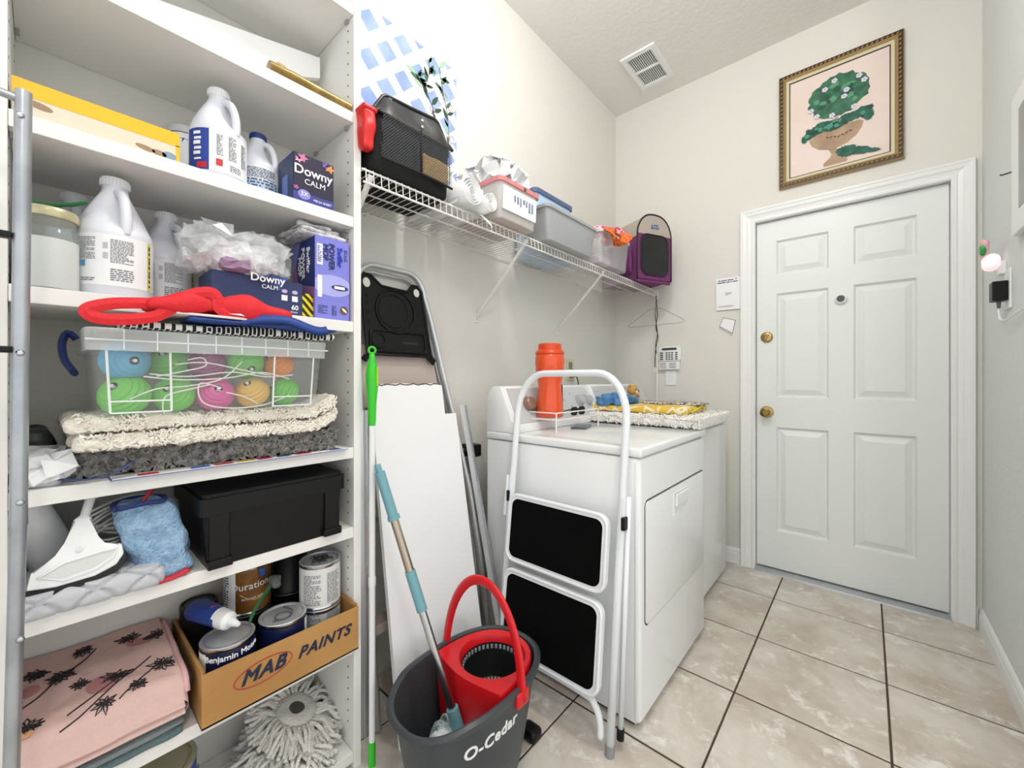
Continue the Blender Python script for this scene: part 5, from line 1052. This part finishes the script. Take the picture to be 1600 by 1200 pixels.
# ---------------------------------------------------------------- dryer and washer
def machine(name, label, cat, x0, x1, y0, y1, knobs, front):
    t = thing(name, label, cat, ((x0+x1)/2, (y0+y1)/2, 0)); hx = (x1-x0)/2; hy = (y1-y0)/2
    MB().box(-hx, hx-.012, -hy, hy, .02, .866, bev=.006).build('cabinet', M_ENAMEL, t, smooth=True)
    MB().box(-hx+.03, hx-.03, -hy+.02, hy-.02, 0, .02).build('toe_kick', mat('kick_dark', '3b3a38', .7), t)
    f_ = MB(); f_.box(hx-.03, hx, -hy-.001, hy+.001, .022, .864, bev=.014, seg=4); f_.build('front_panel', M_ENAMEL, t, smooth=True)
    MB().box(-hx-.002, hx+.004, -hy-.003, hy+.003, .869, .9, bev=.008, seg=3).build('top', M_ENAMEL, t, smooth=True)
    pr = [(-hx-.002, .9), (-hx, 1.035), (-hx+.012, 1.07), (-hx+.04, 1.09), (-hx+.078, 1.088), (-hx+.15, .93), (-hx+.155, .9)]
    MR = Matrix(((1, 0, 0, 0), (0, 0, 1, 0), (0, 1, 0, 0), (0, 0, 0, 1)))
    b = MB(); b.prism(pr, -hy, hy, MR, bev=.004); con = b.build('console', M_ENAMEL, t, smooth=True)
    # sloped control panel with dials
    p0 = Vector((-hx+.15, 0, .934)); p1 = Vector((-hx+.08, 0, 1.084)); up = (p1-p0).normalized(); nr = Vector((up.z, 0, -up.x))
    b = MB(); q = [p0+up*.004+nr*.0005+Vector((0, s*(hy-.03), 0)) for s in (-1, 1)]+[p1-up*.006+nr*.0005+Vector((0, s*(hy-.03), 0)) for s in (1, -1)]
    b.add(q+[v_+nr*.0012 for v_ in q], [(4, 5, 6, 7), (0, 1, 5, 4), (1, 2, 6, 5), (2, 3, 7, 6), (3, 0, 4, 7)]); b.build('control_panel', mat('console_silver', 'c3c7ca', .4), con)
    for ky, r, hxc in knobs:
        c_ = (p0+p1)/2+Vector((0, ky, 0)); T = Matrix.Translation(c_+nr*.002) @ nr.to_track_quat('Z', 'Y').to_matrix().to_4x4()
        k = MB().lathe([(r*1.15, 0), (r*1.15, .003), (r, .004), (r*.94, .022), (r*.8, .026), (0, .026)], 24, T).build('dial', mat('dial_'+hxc, hxc, .35, .3), con, smooth=True)
        k2 = MB().lathe([(r*1.3, 0), (r*1.3, .0012), (r*1.15, .0012)], 24, T, cap=False).build('dial_ring', M_GREY, con)
    b = MB(); rr = random.Random(len(label))
    for i in range(12):
        c_ = p0+up*rr.uniform(.03, .14)+nr*.0022+Vector((0, rr.uniform(-hy+.05, hy-.05), 0)); w_ = Vector((0, .012, 0)); b.add([c_, c_+w_, c_+w_+up*.003, c_+up*.003], [(0, 1, 2, 3)])
    b.build('panel_print', M_INK, con)
    return t, hx, hy
dr, hx, hy = machine('dryer', 'white dryer nearest the camera with a framed front door', 'dryer', -1.216, -.538, 1.236, 1.912, [(-.2, .03, '9b7f6e'), (.21, .024, 'b9bcc0'), (.29, .022, 'b9bcc0')], 1)  # brown dial: a copper reflection put into its colour
cy = (1.236+1.912)/2
# door: thin proud slab with a shadow gap line, recessed pull
dz0, dz1, dy0, dy1 = .325, .722, 1.272-cy, 1.884-cy
Pm = Matrix(((0, 0, 1, hx), (1, 0, 0, (dy0+dy1)/2), (0, 1, 0, (dz0+dz1)/2), (0, 0, 0, 1)))
MB().prism(rrect(dy1-dy0+.012, dz1-dz0+.012, .026, 6), -.002, .0006, Pm).build('door_gap', mat('gap_grey', '55595b', .7), dr)
d_ = MB().prism(rrect(dy1-dy0, dz1-dz0, .02, 6), -.002, .004, Pm, bev=.0015).build('door', M_ENAMEL, dr, smooth=True)
b = MB(); y0, y1, z0, z1 = 1.517-cy, 1.665-cy, .618, .698
b.tube([(hx+.0045, y, z) for y, z in ((y0, z0), (y1, z0), (y1, z1), (y0, z1))], .003, 6, closed=True); b.box(hx+.003, hx+.0046, y0, y1, z0, z1); b.box(hx+.004, hx+.014, y0+.012, y1-.004, z0+.03, z1-.004, bev=.004); b.build('pull', M_ENAMEL, d_)
wm, whx, why = machine('washer', 'white washer standing between the dryer and the back wall', 'washer', -1.216, -.612, 1.93, 2.598, [(-.22, .022, 'b9bcc0'), (-.13, .022, 'b9bcc0'), (.15, .03, 'c9ccd0')], 0)
b = MB(); b.prism(rrect(.46, .5, .03, 5), .9, .9025, TR((.06, 0, 0))); b.build('lid', M_ENAMEL, wm)
vl = thing('gas_valve', 'black valve and grey flexible pipe behind the dryer', 'valve', (-1.335, 1.262, 0))
b = MB(); b.tube(smooth_path([(0, .0, 0), (-.01, -.004, .2), (.0, .006, .45), (-.01, 0, .7), (-.01, 0, .79)], 6), .022, 12); b.build('pipe', mat('pipe_grey', '9a9b94', .5), vl, smooth='all')
b = MB(); b.box(-.02, .04, -.03, .022, .775, .83, bev=.006); b.cyl((.0, -.03, .8), (.0, -.052, .79), .014, 12); b.cyl((-.045, -.01, .815), (.0, -.01, .815), .012, 12); b.build('valve', M_BLACK, vl)
# ---------------------------------------------------------------- on the machines
rk = thing('wire_rack', 'small white wire rack on the dryer holding the orange bottle', 'rack', (-1.028, 1.53, .9005))
X, Y = .083, .17; b = MB()
for x in (-X, X):
    for y in (-Y, Y): MB().cyl((x, y, 0), (x, y, .08), .0032, 8).build('leg', M_WIRE, rk, smooth=True)
for z, nm in ((.08, 'top_rail'), (.052, 'deck_rail')): b = MB(); b.tube([(-X, -Y, z), (X, -Y, z), (X, Y, z), (-X, Y, z)], .0028, 6, closed=True); b.build(nm, M_WIRE, rk)
for i in range(1, 8):
    y = -Y+2*Y*i/8; MB().cyl((-X, y, .052), (X, y, .052), .0018, 6).build('deck_wire', M_WIRE, rk)
bo = thing('orange_bottle', 'tall glossy orange bottle standing in the wire rack', 'bottle', (-1.035, 1.44, .956))
MB().lathe([(0, 0), (.052, 0), (.058, .005), (.058, .03), (.055, .08), (.0505, .13), (.053, .16), (.061, .2), (.064, .235), (.062, .262), (.059, .27)], 40, cap=False).build('body', mat('orange_plastic', 'e2501c', .25, coat=.3), bo, smooth='all')
MB().lathe([(.06, .27), (.063, .272), (.063, .278), (.056, .287), (.05, .29), (.05, .312), (.046, .316), (0, .316)], 40, cap=False).build('cap', mat('orange_cap', 'd9491a', .3), bo, smooth=True)
pt = MB(); pt.grid(lambda u, v_: ((.0575-.003*v_)*math.cos(.6+.5*u), (.0575-.003*v_)*math.sin(.6+.5*u), .06+.08*v_), 6, 2); pt.build('side_label', mat('label_slate', '5b6076', .5), bo)
sg = thing('sunglasses', 'black sunglasses lying in the wire rack behind the bottle', 'sunglasses', (-1.02, 1.61, .955))
for y in (-.032, .032): b = MB(); b.prism(rrect(.05, .038, .014, 4), 0, .004, TR((.02, y, .019), (0, PI/2, 0)) @ TR(rot=(0, 0, PI/2))); b.build('lens', M_BLACK, sg)
b = MB(); b.tube([(.02, -.008, .026), (.022, 0, .029), (.02, .008, .026)], .0025, 6); b.tube([(.02, -.056, .028), (-.06, -.05, .008)], .0025, 6); b.tube([(.02, .056, .028), (-.06, .05, .008)], .0025, 6); b.build('frame', M_BLACK, sg)
b = MB(); b.box(-.035, .035, -.07, .07, 0, .008, bev=.004); tag(b.build('flat_gadget', mat('phone_grey', '5c6063', .3), loc=(-.975, 1.6, .9005), rot=(0, 0, .35)), 'flat dark grey gadget lying on the dryer beside the wire rack', 'gadget')
b = MB(); b.rbox(.6, .5, .045, .022, (60, 50, 8), .005, 40, 4, fn=lambda p: Vector((p.x-.05*max(0, p.x-.2)*max(0, abs(p.y)-.15)*100*.9, p.y, p.z))); wt = b.build('white_rug', mat('white_shag', 'f3f1ec', .95, bump=(110, .6)), smooth='all', loc=(-.835, 2.075, .905)); tag(wt, 'fluffy white bath mat folded on the machine tops', 'mat')
tf = tufts(2400, .6, .5, .004, .044, 8, .007, edge=.004); o = tf.build('pile', mat('white_yarn', 'f0eee8', .9), wt, smooth='all'); tag(o, kind='stuff')
ZY = .953
b = MB(); b.rbox(.5, .34, .034, .015, (44, 30, 6), .006, 12, 6, fn=lambda p: Vector((p.x, p.y, p.z))); yc = thing('yellow_mat', 'folded yellow patterned mat on the white bath mat', 'mat', (-.87, 2.085, ZY)); b.build('fold', pattern_mat('yellow_trellis', 'voronoi', 'e3bd3f', 'f0e9cf', 17), yc, smooth='all')
b = MB(); b.tube(smooth_path([(.252, -.1, .01), (.262, -.02, .026), (.256, .05, .03), (.252, .1, .016)], 5), .004, 6); b.build('rolled_edge', mat('yellow_edge', 'e0cf2e', .8), yc, smooth='all')
b = MB(); b.rbox(.36, .16, .012, .006, (24, 12, 3), .004, 24, 7); tag(b.build('dark_print_cloth', pattern_mat('dark_print', 'voronoi', 'cfc9be', '3a332e', 45), smooth='all', loc=(-.79, 2.175, ZY+.0345)), 'dark printed cloth at the back of the yellow mat', 'cloth')
b = MB(); b.rbox(.17, .18, .04, .016, (26, 26, 8), .03, 24, 13); tag(b.build('blue_rag', mat('blue_denim_cloth', '5b8fc0', .9, var=(18, '3f6fa3')), smooth='all', loc=(-1.0, 2.0, ZY+.037)), 'crumpled blue cloth on the yellow mat', 'cloth')
tbr = thing('teddy_bear', 'small golden teddy bear propped against the washer console', 'toy', (-1.0, 2.18, ZY+.036))
M_BR = mat('golden_plush', 'efbe6e', .95, bump=(300, 1)); M_BR2 = mat('pale_plush', 'e6cfa8', .95)
bm_ = MB(); bm_.rbox(.045, .05, .045, .022, (8, 8, 8)); bm_.build('body', M_BR, tbr, smooth='all')
hd = MB().rbox(.055, .062, .055, .026, (10, 10, 10), T=TR((.004, 0, .04))).build('head', M_BR, tbr, smooth='all')
for y in (-.024, .024):
    MB().rbox(.012, .02, .02, .009, (4, 4, 4), T=TR((.0, y, .082))).build('ear', M_BR, hd, smooth='all'); MB().rbox(.006, .007, .007, .003, (3, 3, 3), T=TR((.03, y*.45, .068))).build('eye', M_BLACK, hd, smooth='all')
    MB().rbox(.035, .018, .018, .009, (5, 4, 4), T=TR((.03, y, .002))).build('leg', M_BR, tbr, smooth='all'); MB().rbox(.03, .016, .016, .008, (5, 4, 4), T=TR((.022, y*1.1, .026))).build('arm', M_BR, tbr, smooth='all')
MB().rbox(.02, .026, .02, .009, (5, 5, 5), T=TR((.03, 0, .046))).build('muzzle', M_BR2, hd, smooth='all'); MB().rbox(.006, .01, .007, .003, (3, 3, 3), T=TR((.041, 0, .06))).build('nose', M_BLACK, hd, smooth='all')
# ---------------------------------------------------------------- white folding step stool against the dryer
ss = thing('step_stool', 'folded white two-step stool with black treads leaning on the dryer', 'step stool', (-.8, 1.105, 0))
LE = .118
def sp(x, z, e=0): return Vector((x, LE*z+e, z))
xl, xr = -.232, .222; rT = .0125
loop = [sp(xl+.002, .012)]+[sp(xl, .5), sp(xl, .98)]+[sp(xl+.115-.115*math.cos(a), .985+.155*math.sin(a)) for a in [PI/2*i/8 for i in range(1, 9)]]+[sp(xr-.115+.115*math.sin(a), .985+.155*math.cos(a)) for a in [PI/2*i/8 for i in range(0, 8)]]+[sp(xr, .98), sp(xr, .5), sp(xr+.002, .012)]
MB().tube(loop, rT, 14).build('front_frame', M_TUBEW, ss, smooth='all')
bar = [sp(xl+.03, .035, -.004), sp(xl+.033, .08, -.004), sp(xl+.055, .118, -.004), sp(xl+.1, .132, -.004), sp(xr-.1, .132, -.004), sp(xr-.055, .118, -.004), sp(xr-.033, .08, -.004), sp(xr-.028, .035, -.004)]
MB().tube(smooth_path(bar, 4), .0105, 12).build('lower_bar', M_TUBEW, ss, smooth='all')
for x in (xl-.014, xr+.016):
    MB().tube([sp(x, .05, .036), sp(x, .75, .012)], .0085, 10).build('rear_leg', M_TUBEW, ss, smooth='all')
    MB().cyl(sp(x, .03, .037), sp(x, .062, .036), .0115, 12).build('rear_foot', M_BLACK, ss, smooth=True)
for x in (xl+.002, xr+.002): MB().cyl(sp(x, 0), sp(x, .03), .0145, 14).build('foot', mat('foot_grey', '8d8f8f', .6), ss, smooth=True)
for x in (xl-.008, xr+.01):
    MB().box(-.009, .009, -.013, .013, -.02, .02, TR(tuple(sp(x, .672, -.004))), bev=.003).build('pivot_clip', M_BLACK, ss); b = MB(); b.tube([sp(x-.004, .75, -.012), sp(x-.006, .6, -.012)], .004, 6, flat=(.003, .012), up=(1, 0, 0)); b.build('link', M_TUBEW, ss)
for z0, z1, w_, e in ((.455, .695, .405, -.03), (.155, .432, .4, -.03)):
    hz = (z1-z0)/2; T = TR(tuple(sp(-.006, (z0+z1)/2, e)), (PI/2-LE, 0, 0))
    b = MB(); b.prism(rrect(w_, 2*hz, .035, 6), -.012, .008, T, bev=.002); sT = b.build('step', M_TUBEW, ss, smooth=True)
    b = MB(); b.tube([T @ Vector((x, y, .006)) for x, y in rrect(w_-.008, 2*hz-.008, .033, 6)], .006, 8, closed=True); b.build('step_rim', M_TUBEW, sT, smooth='all')
    b = MB(); b.prism(rrect(w_-.035, 2*hz-.035, .026, 6), .008, .0105, T); b.build('tread', M_BLACKM, sT)
# ---------------------------------------------------------------- folding ladder with tool tray against the wall
ld = thing('step_ladder', 'folded metal step ladder with a black tool tray leaning on the wall', 'ladder', (-1.165, .9, 0))
def lp(y, z, e=0): return Vector((-.122*z-.004+e, y, z))
def lrail(e, r, top, dy=0):
    yl0, yl1, yr0, yr1 = -.205, -.185, .312-dy, .125-dy
    L_ = [lp(yl0, .01, e), lp(-.2, .6, e), lp(-.193, 1.2, e), lp(yl1, top-.12, e)]+[lp(-.185+.08-.08*math.cos(a), top-.09+.09*math.sin(a), e) for a in [PI/2*i/7 for i in range(1, 8)]]
    R_ = [lp(.03+.075*math.sin(a), top-.09+.09*math.cos(a), e) for a in [PI/2*i/7 for i in range(0, 8)]]+[lp(.125, top-.16, e), lp(.2, 1.0, e), lp(.262, .66, e), lp(.292, .38, e), lp(yr0, .01, e)]
    return L_+R_
MB().tube(lrail(0, .013, 1.535), .0125, 12, flat=(.016, .011), up=(1, 0, 0)).build('front_rail', M_ALU, ld, smooth='all')
MB().tube(lrail(-.032, .01, 1.515, .02), .009, 10, flat=(.012, .008), up=(1, 0, 0)).build('rear_rail', M_ALU, ld, smooth='all')
for z in (.3, .62, .94):
    yr = .31-.12*z; b = MB(); b.box(-.05, .01, -.19, yr-.012, -.02, .015, TR(tuple(lp(0, z, -.008)), (0, 0, 0)), bev=.004); b.build('step', mat('beige_step', 'b5a79d', .6), ld)
b = MB(); q0, q1 = lp(0, 1.02, -.012), lp(0, 1.24, -.012)
b.add([(q0.x, -.185, q0.z), (q0.x, .165, q0.z), (q1.x, .13, q1.z), (q1.x, -.18, q1.z)]+[(q0.x-.006, -.185, q0.z), (q0.x-.006, .165, q0.z), (q1.x-.006, .13, q1.z), (q1.x-.006, -.18, q1.z)], [(0, 1, 2, 3), (7, 6, 5, 4), (0, 4, 5, 1), (1, 5, 6, 2), (2, 6, 7, 3), (3, 7, 4, 0)]); b.build('top_platform', mat('beige_panel', 'b7a9a2', .55), ld)
# tray: moulded plate with cup holes, round can recess and a trough
def tp(y, z, h=0): v_ = lp(y, z, .004); return Vector((v_.x+h, v_.y, v_.z))
Bt = Matrix(((0, -.1211, .9926, 0), (1, 0, 0, 0), (0, .9926, .1211, 0), (0, 0, 0, 1)))
to = tp(-.03, 1.345); TT = Matrix.Translation(to) @ Bt
out = [(-.13, -.135), (-.14, .13), (-.125, .15), (-.1, .148), (-.06, .115), (.05, .11), (.075, .14), (.1, .14), (.118, .12), (.122, .08), (.142, -.135), (.16, -.155), (.15, -.17), (.12, -.14), (-.12, -.14), (-.14, -.165), (-.152, -.155)]
b = MB(); b.prism(out, -.004, .006, TT); tr_ = b.build('tool_tray', M_BLACK, ld)
b = MB(); P = [(x, y, .006) for x, y in out]; b.tube([TT @ Vector(p) for p in P], .005, 6, closed=True)
b.tube([TT @ Vector((-.005+.082*math.cos(a), .025+.082*math.sin(a), .008)) for a in [2*PI*i/32 for i in range(32)]], .004, 6, closed=True); b.tube([TT @ Vector((-.015+.062*math.cos(a), .025+.062*math.sin(a), .007)) for a in [2*PI*i/28 for i in range(28)]], .0022, 5, closed=True)
b.tube([TT @ Vector((x, y, .007)) for x, y in rrect(.235, .075, .012, 4)] and [TT @ Vector((x, y-.09, .008)) for x, y in rrect(.235, .075, .012, 4)], .004, 6, closed=True); b.tube([TT @ Vector((-.085+.026*math.cos(a), -.09+.026*math.sin(a), .008)) for a in [2*PI*i/20 for i in range(20)]], .003, 5, closed=True); b.build('tray_ribs', M_BLACK, tr_, smooth='all')
for x, y, r in ((-.118, .118, .014), (.094, .112, .013)):
    b = MB(); b.lathe([(0, 0), (r, 0), (r, .0006), (0, .0006)], 18, TT @ TR((x, y, .0062)) @ Matrix.Diagonal((1, 1.25, 1, 1))); b.build('cup_hole', M_WALL, tr_)
for x, y, r in ((-.122, .07, .006), (-.121, .045, .007), (-.12, .012, .01), (-.119, -.022, .01), (.108, .06, .004), (.112, .035, .004), (.115, .01, .004), (.118, -.015, .005), (.122, -.04, .005)):
    b = MB(); b.lathe([(0, 0), (r, 0), (r, .0006), (0, .0006)], 14, TT @ TR((x, y, .0062))); b.build('tool_hole', mat('hole_black', '040404', .9), tr_)
b = MB(); word_bars(b, lambda a, c: TT @ Vector((a, c, .0068)), (.008, .01, .009, .009, .011, .009), .009, .002, .015, -.096); b.build('embossed_print', mat('tray_emboss', '25272a', .35), tr_)
# white board leaning in front of the ladder
wbd = thing('white_board', 'worn white melamine board leaning in front of the ladder', 'board', (-1.05, .88, 0))
Lb = .182; k = 1/math.sqrt(1+Lb*Lb); TB_ = Matrix(((0, -Lb*k, k, 0), (1, 0, 0, 0), (0, k, Lb*k, 0), (0, 0, 0, 1)))
b = MB(); b.prism([(-.175, .0), (.195, .0), (.195, .985/k), (.14, .985/k), (.14, 1.1/k), (.1, 1.104/k), (.03, 1.1/k), (-.04, 1.105/k), (-.165, 1.1/k)], -.016, 0, TB_); b.build('panel', mat('melamine_white', 'f0f1f2', .3), wbd)
b = MB(); b.tube([TB_ @ Vector((-.16+.3*i/16, 1.1/k+.003*math.sin(i*2.3), -.001)) for i in range(17)], .0028, 4); b.build('chipped_edge', mat('raw_chipboard', '7d6a58', .95, var=(90, '3a332c')), wbd)
b = MB(); b.box(.195, .1965, 0, .985/k, -.014, -.002, TB_); b.build('edge_band', mat('edge_dark', '54514e', .8), wbd)
# bare metal strips
for x, y, dx, dy, z1, lab in ((-1.075, 1.2, -.25, 0, 1.005, 'thin aluminium strip leaning right of the ladder'), (-1.185, .662, -.02, .0, 1.02, 'long aluminium strip standing by the cabinet side')):
    s_ = thing('aluminium_strip', lab, 'metal strip', (x, y, 0)); b = MB(); b.tube([(0, 0, 0), (dx, dy, z1)], .012, 4, flat=(.005, .02), up=(1, 0, 0)); b.build('strip', M_ALU, s_); b = MB(); b.tube([(.004, .01, .0), (dx+.004, dy+.01, z1)], .003, 4); b.build('ridge', M_STEEL, s_)
# ---------------------------------------------------------------- green-handled pole
gp = thing('duster_pole', 'white pole with a bright green grip standing by the cabinet', 'pole', (-1.082, .626, 0))
M_LIME = mat('lime_plastic', '35c62a', .35)
MB().cyl((0, 0, .0), (0, 0, .07), .0105, 14).build('lower_sleeve', M_LIME, gp, smooth=True)
MB().cyl((0, 0, .07), (0, 0, 1.0), .0088, 14).build('tube', M_WHITE, gp, smooth=True); MB().cyl((0, 0, .52), (0, 0, .545), .0105, 14).build('joint', M_WHITE, gp, smooth=True)
MB().lathe([(.0095, .985), (.011, 1.0), (.0125, 1.05), (.017, 1.1), (.0185, 1.13), (.014, 1.16), (.0085, 1.18), (.0075, 1.192), (0, 1.193)], 20, cap=False).build('grip', M_LIME, gp, smooth='all')
b = MB(); b.tube(arc((0, 0, 1.203), .0095, 0, 2*PI, 14, (.4, .9, 0), (0, 0, 1))[:-1], .0035, 8, closed=True); b.build('hang_loop', M_LIME, gp, smooth='all')
b = MB(); b.grid(lambda u, v_: (.0188*math.cos(.2+1.1*u), .0188*math.sin(.2+1.1*u)*(.9+.1*math.sin(PI*v_)), 1.1+.055*v_), 6, 6); b.build('soft_pad', mat('yellow_green', 'b4dc32', .5), gp, smooth='all')
# ---------------------------------------------------------------- bucket, wringer, mop
BK = thing('mop_bucket', 'charcoal spin-mop bucket with red wringer and red carry handle', 'bucket', (-.852, .795, 0))
BH, BL, BW = .29, .222, .146
def oval(a, sx, sy):
    n = 2.4; c_, s_ = math.cos(a), math.sin(a); return (sx*math.copysign(abs(c_)**(2/n), c_), sy*math.copysign(abs(s_)**(2/n), s_))
def brk(z, e=0):
    f = .74+.26*(z/BH)**.8; return [(x, y, z) for x, y in [oval(2*PI*i/64, BW*f+e, BL*f+e) for i in range(64)]]
def loft(rings, cap0=False):
    b = MB(); n = len(rings[0]); b.add([v_ for q in rings for v_ in q], [(i*n+j, i*n+(j+1) % n, (i+1)*n+(j+1) % n, (i+1)*n+j) for i in range(len(rings)-1) for j in range(n)]+([tuple(range(n))] if cap0 else [])); return b
def dip(v_): return (v_[0], v_[1], v_[2]-.02*max(0, -v_[1]-.12)/.1)
loft([brk(0)]+[brk(z) for z in (.004, .08, .16, .24, .268)]+[brk(.27, .012), [dip(v_) for v_ in brk(BH, .014)], [dip(v_) for v_ in brk(BH+.004, .004)], [dip(v_) for v_ in brk(BH, -.004)]]+[brk(z, -.006) for z in (.24, .16, .08, .012)], True).build('tub', M_CHAR, BK, smooth=True)
b = loft([brk(.012, -.006)]); b.add(brk(.0125, -.006), [tuple(range(64))]); b.build('tub_floor', M_CHAR, BK)
wc = (0, .095)
def wring(r, z, flat=1): return [(wc[0]+r*math.cos(2*PI*i/48), wc[1]+r*math.sin(2*PI*i/48), z) for i in range(48)]
def wout(z, e):      # outer edge of the red collar follows the bucket's far half
    P = []
    for i in range(48):
        a = 2*PI*i/48; x, y = oval(a, BW-.012+e, BL-.012+e)
        y = max(y, -.022-.012*math.cos(x*18)); P.append((x, y, z))
    return P
loft([wout(.1, -.03), wout(.2, -.012), wout(BH-.004, 0), wout(BH+.004, -.004), wring(.1, BH-.002), wring(.093, BH-.02), wring(.088, .16)]).build('wringer', M_RED, BK, smooth=True)
bs_ = MB(); bs_.lathe([(0, .165), (.083, .165), (.087, .175), (.09, BH-.022)], 40, TR((wc[0], wc[1], 0)), cap=False); sb_ = bs_.build('spin_basket', mat('basket_black', '17191b', .45), BK, smooth=True)
b = MB()
for i in range(40):
    a = 2*PI*i/40; b.box(-.0035, .0035, -.002, .002, -.006, .006, TR((wc[0]+.0885*math.cos(a), wc[1]+.0885*math.sin(a), BH-.034), (0, 0, a+PI/2))); b.box(-.003, .003, -.005, .005, 0, .003, TR((wc[0]+.068*math.cos(a), wc[1]+.068*math.sin(a), .1655), (0, 0, a+PI/2)))
tag(b.build('basket_slots', mat('slot_grey', '9aa3a8', .4), sb_), kind='stuff'); MB().lathe([(.016, .165), (.013, .185), (0, .19)], 16, TR((wc[0], wc[1], 0)), cap=False).build('spin_hub', mat('slot_grey', '9aa3a8', .4), sb_, smooth=True)
hp = [(-.155*math.cos(a)-.0, .045+.012*math.sin(a), .262+.262*math.sin(a)) for a in [PI*i/28 for i in range(29)]]
MB().tube(hp, .009, 10, flat=(.007, .015), up=(0, 1, 0)).build('carry_handle', M_RED, BK, smooth='all')
for s in (-1, 1): MB().rbox(.014, .05, .04, .006, (4, 6, 6), T=TR((s*.158, .045, .248))).build('handle_pivot', M_CHAR if s < 0 else M_RED, BK, smooth='all')
me = text_mesh('O-Cedar', .046, bold=.0012, spacing=1.06)
for v_ in me.vertices:
    x, y, e = v_.co; z = .205+y; yy = -.04+x; f = .74+.26*(z/BH)**.8
    q = 1-(abs(yy)/(BL*f))**2.4; v_.co = (BW*f*q**(1/2.4)+.0008+e, yy, z)
me.materials.clear(); me.materials.append(M_INKW); o = bpy.data.objects.new('lettering', me); COL.objects.link(o); o.parent = BK
MB().rbox(.06, .05, .035, .012, (6, 6, 4), T=TR((.06, .205, .0))).build('foot_pedal', M_BLACK, BK, smooth='all')
mp = thing('spin_mop', 'spin mop with steel pole and teal sleeves standing in the bucket', 'mop', (-.845, .75, .055))
Am = Vector((0, 0, .1)); Bm = Vector((-.212, -.122, .82)); D = Bm-Am
at = lambda k: Am+D*k
MB().cyl(at(.02), at(.62), .0108, 14).build('lower_pole', M_STEEL, mp, smooth=True); MB().cyl(at(.55), at(.84), .0118, 14).build('upper_pole', mat('bronze_steel', 'b7ab9b', .25, .9), mp, smooth=True)
for k0, k1, r in ((.0, .08, .017), (.44, .59, .0148), (.8, .97, .0145), (.785, .80, .0175)): MB().cyl(at(k0), at(k1), r, 14).build('sleeve', M_TEAL, mp, smooth=True)
MB().cyl(at(.97), at(1.0), .009, 10).build('end_cap', M_TEAL, mp, smooth=True)
b = MB(); R = random.Random(7)
for i in range(150):
    a = R.uniform(0, 2*PI); r0 = R.uniform(.016, .045); l = R.uniform(.035, .065); b.tube(smooth_path([(r0*math.cos(a), r0*math.sin(a), .1), ((r0+l*.5)*math.cos(a), (r0+l*.5)*math.sin(a), .115-.3*l), ((r0+l*.8)*math.cos(a+.2), (r0+l*.8)*math.sin(a+.2), .03), ((r0+l*.85)*math.cos(a+.3), (r0+l*.85)*math.sin(a+.3), -.04)], 3), .004, 5)
tag(b.build('strands', mat('microfibre_white', 'dfe6e6', .9, var=(30, 'b5d0d2')), mp, smooth='all'), kind='stuff')
MB().lathe([(.0, .108), (.03, .104), (.034, .097), (.03, .09), (0, .09)], 28, cap=False).build('mop_plate', mat('teal_pale', 'a5cdd2', .4), mp, smooth=True)
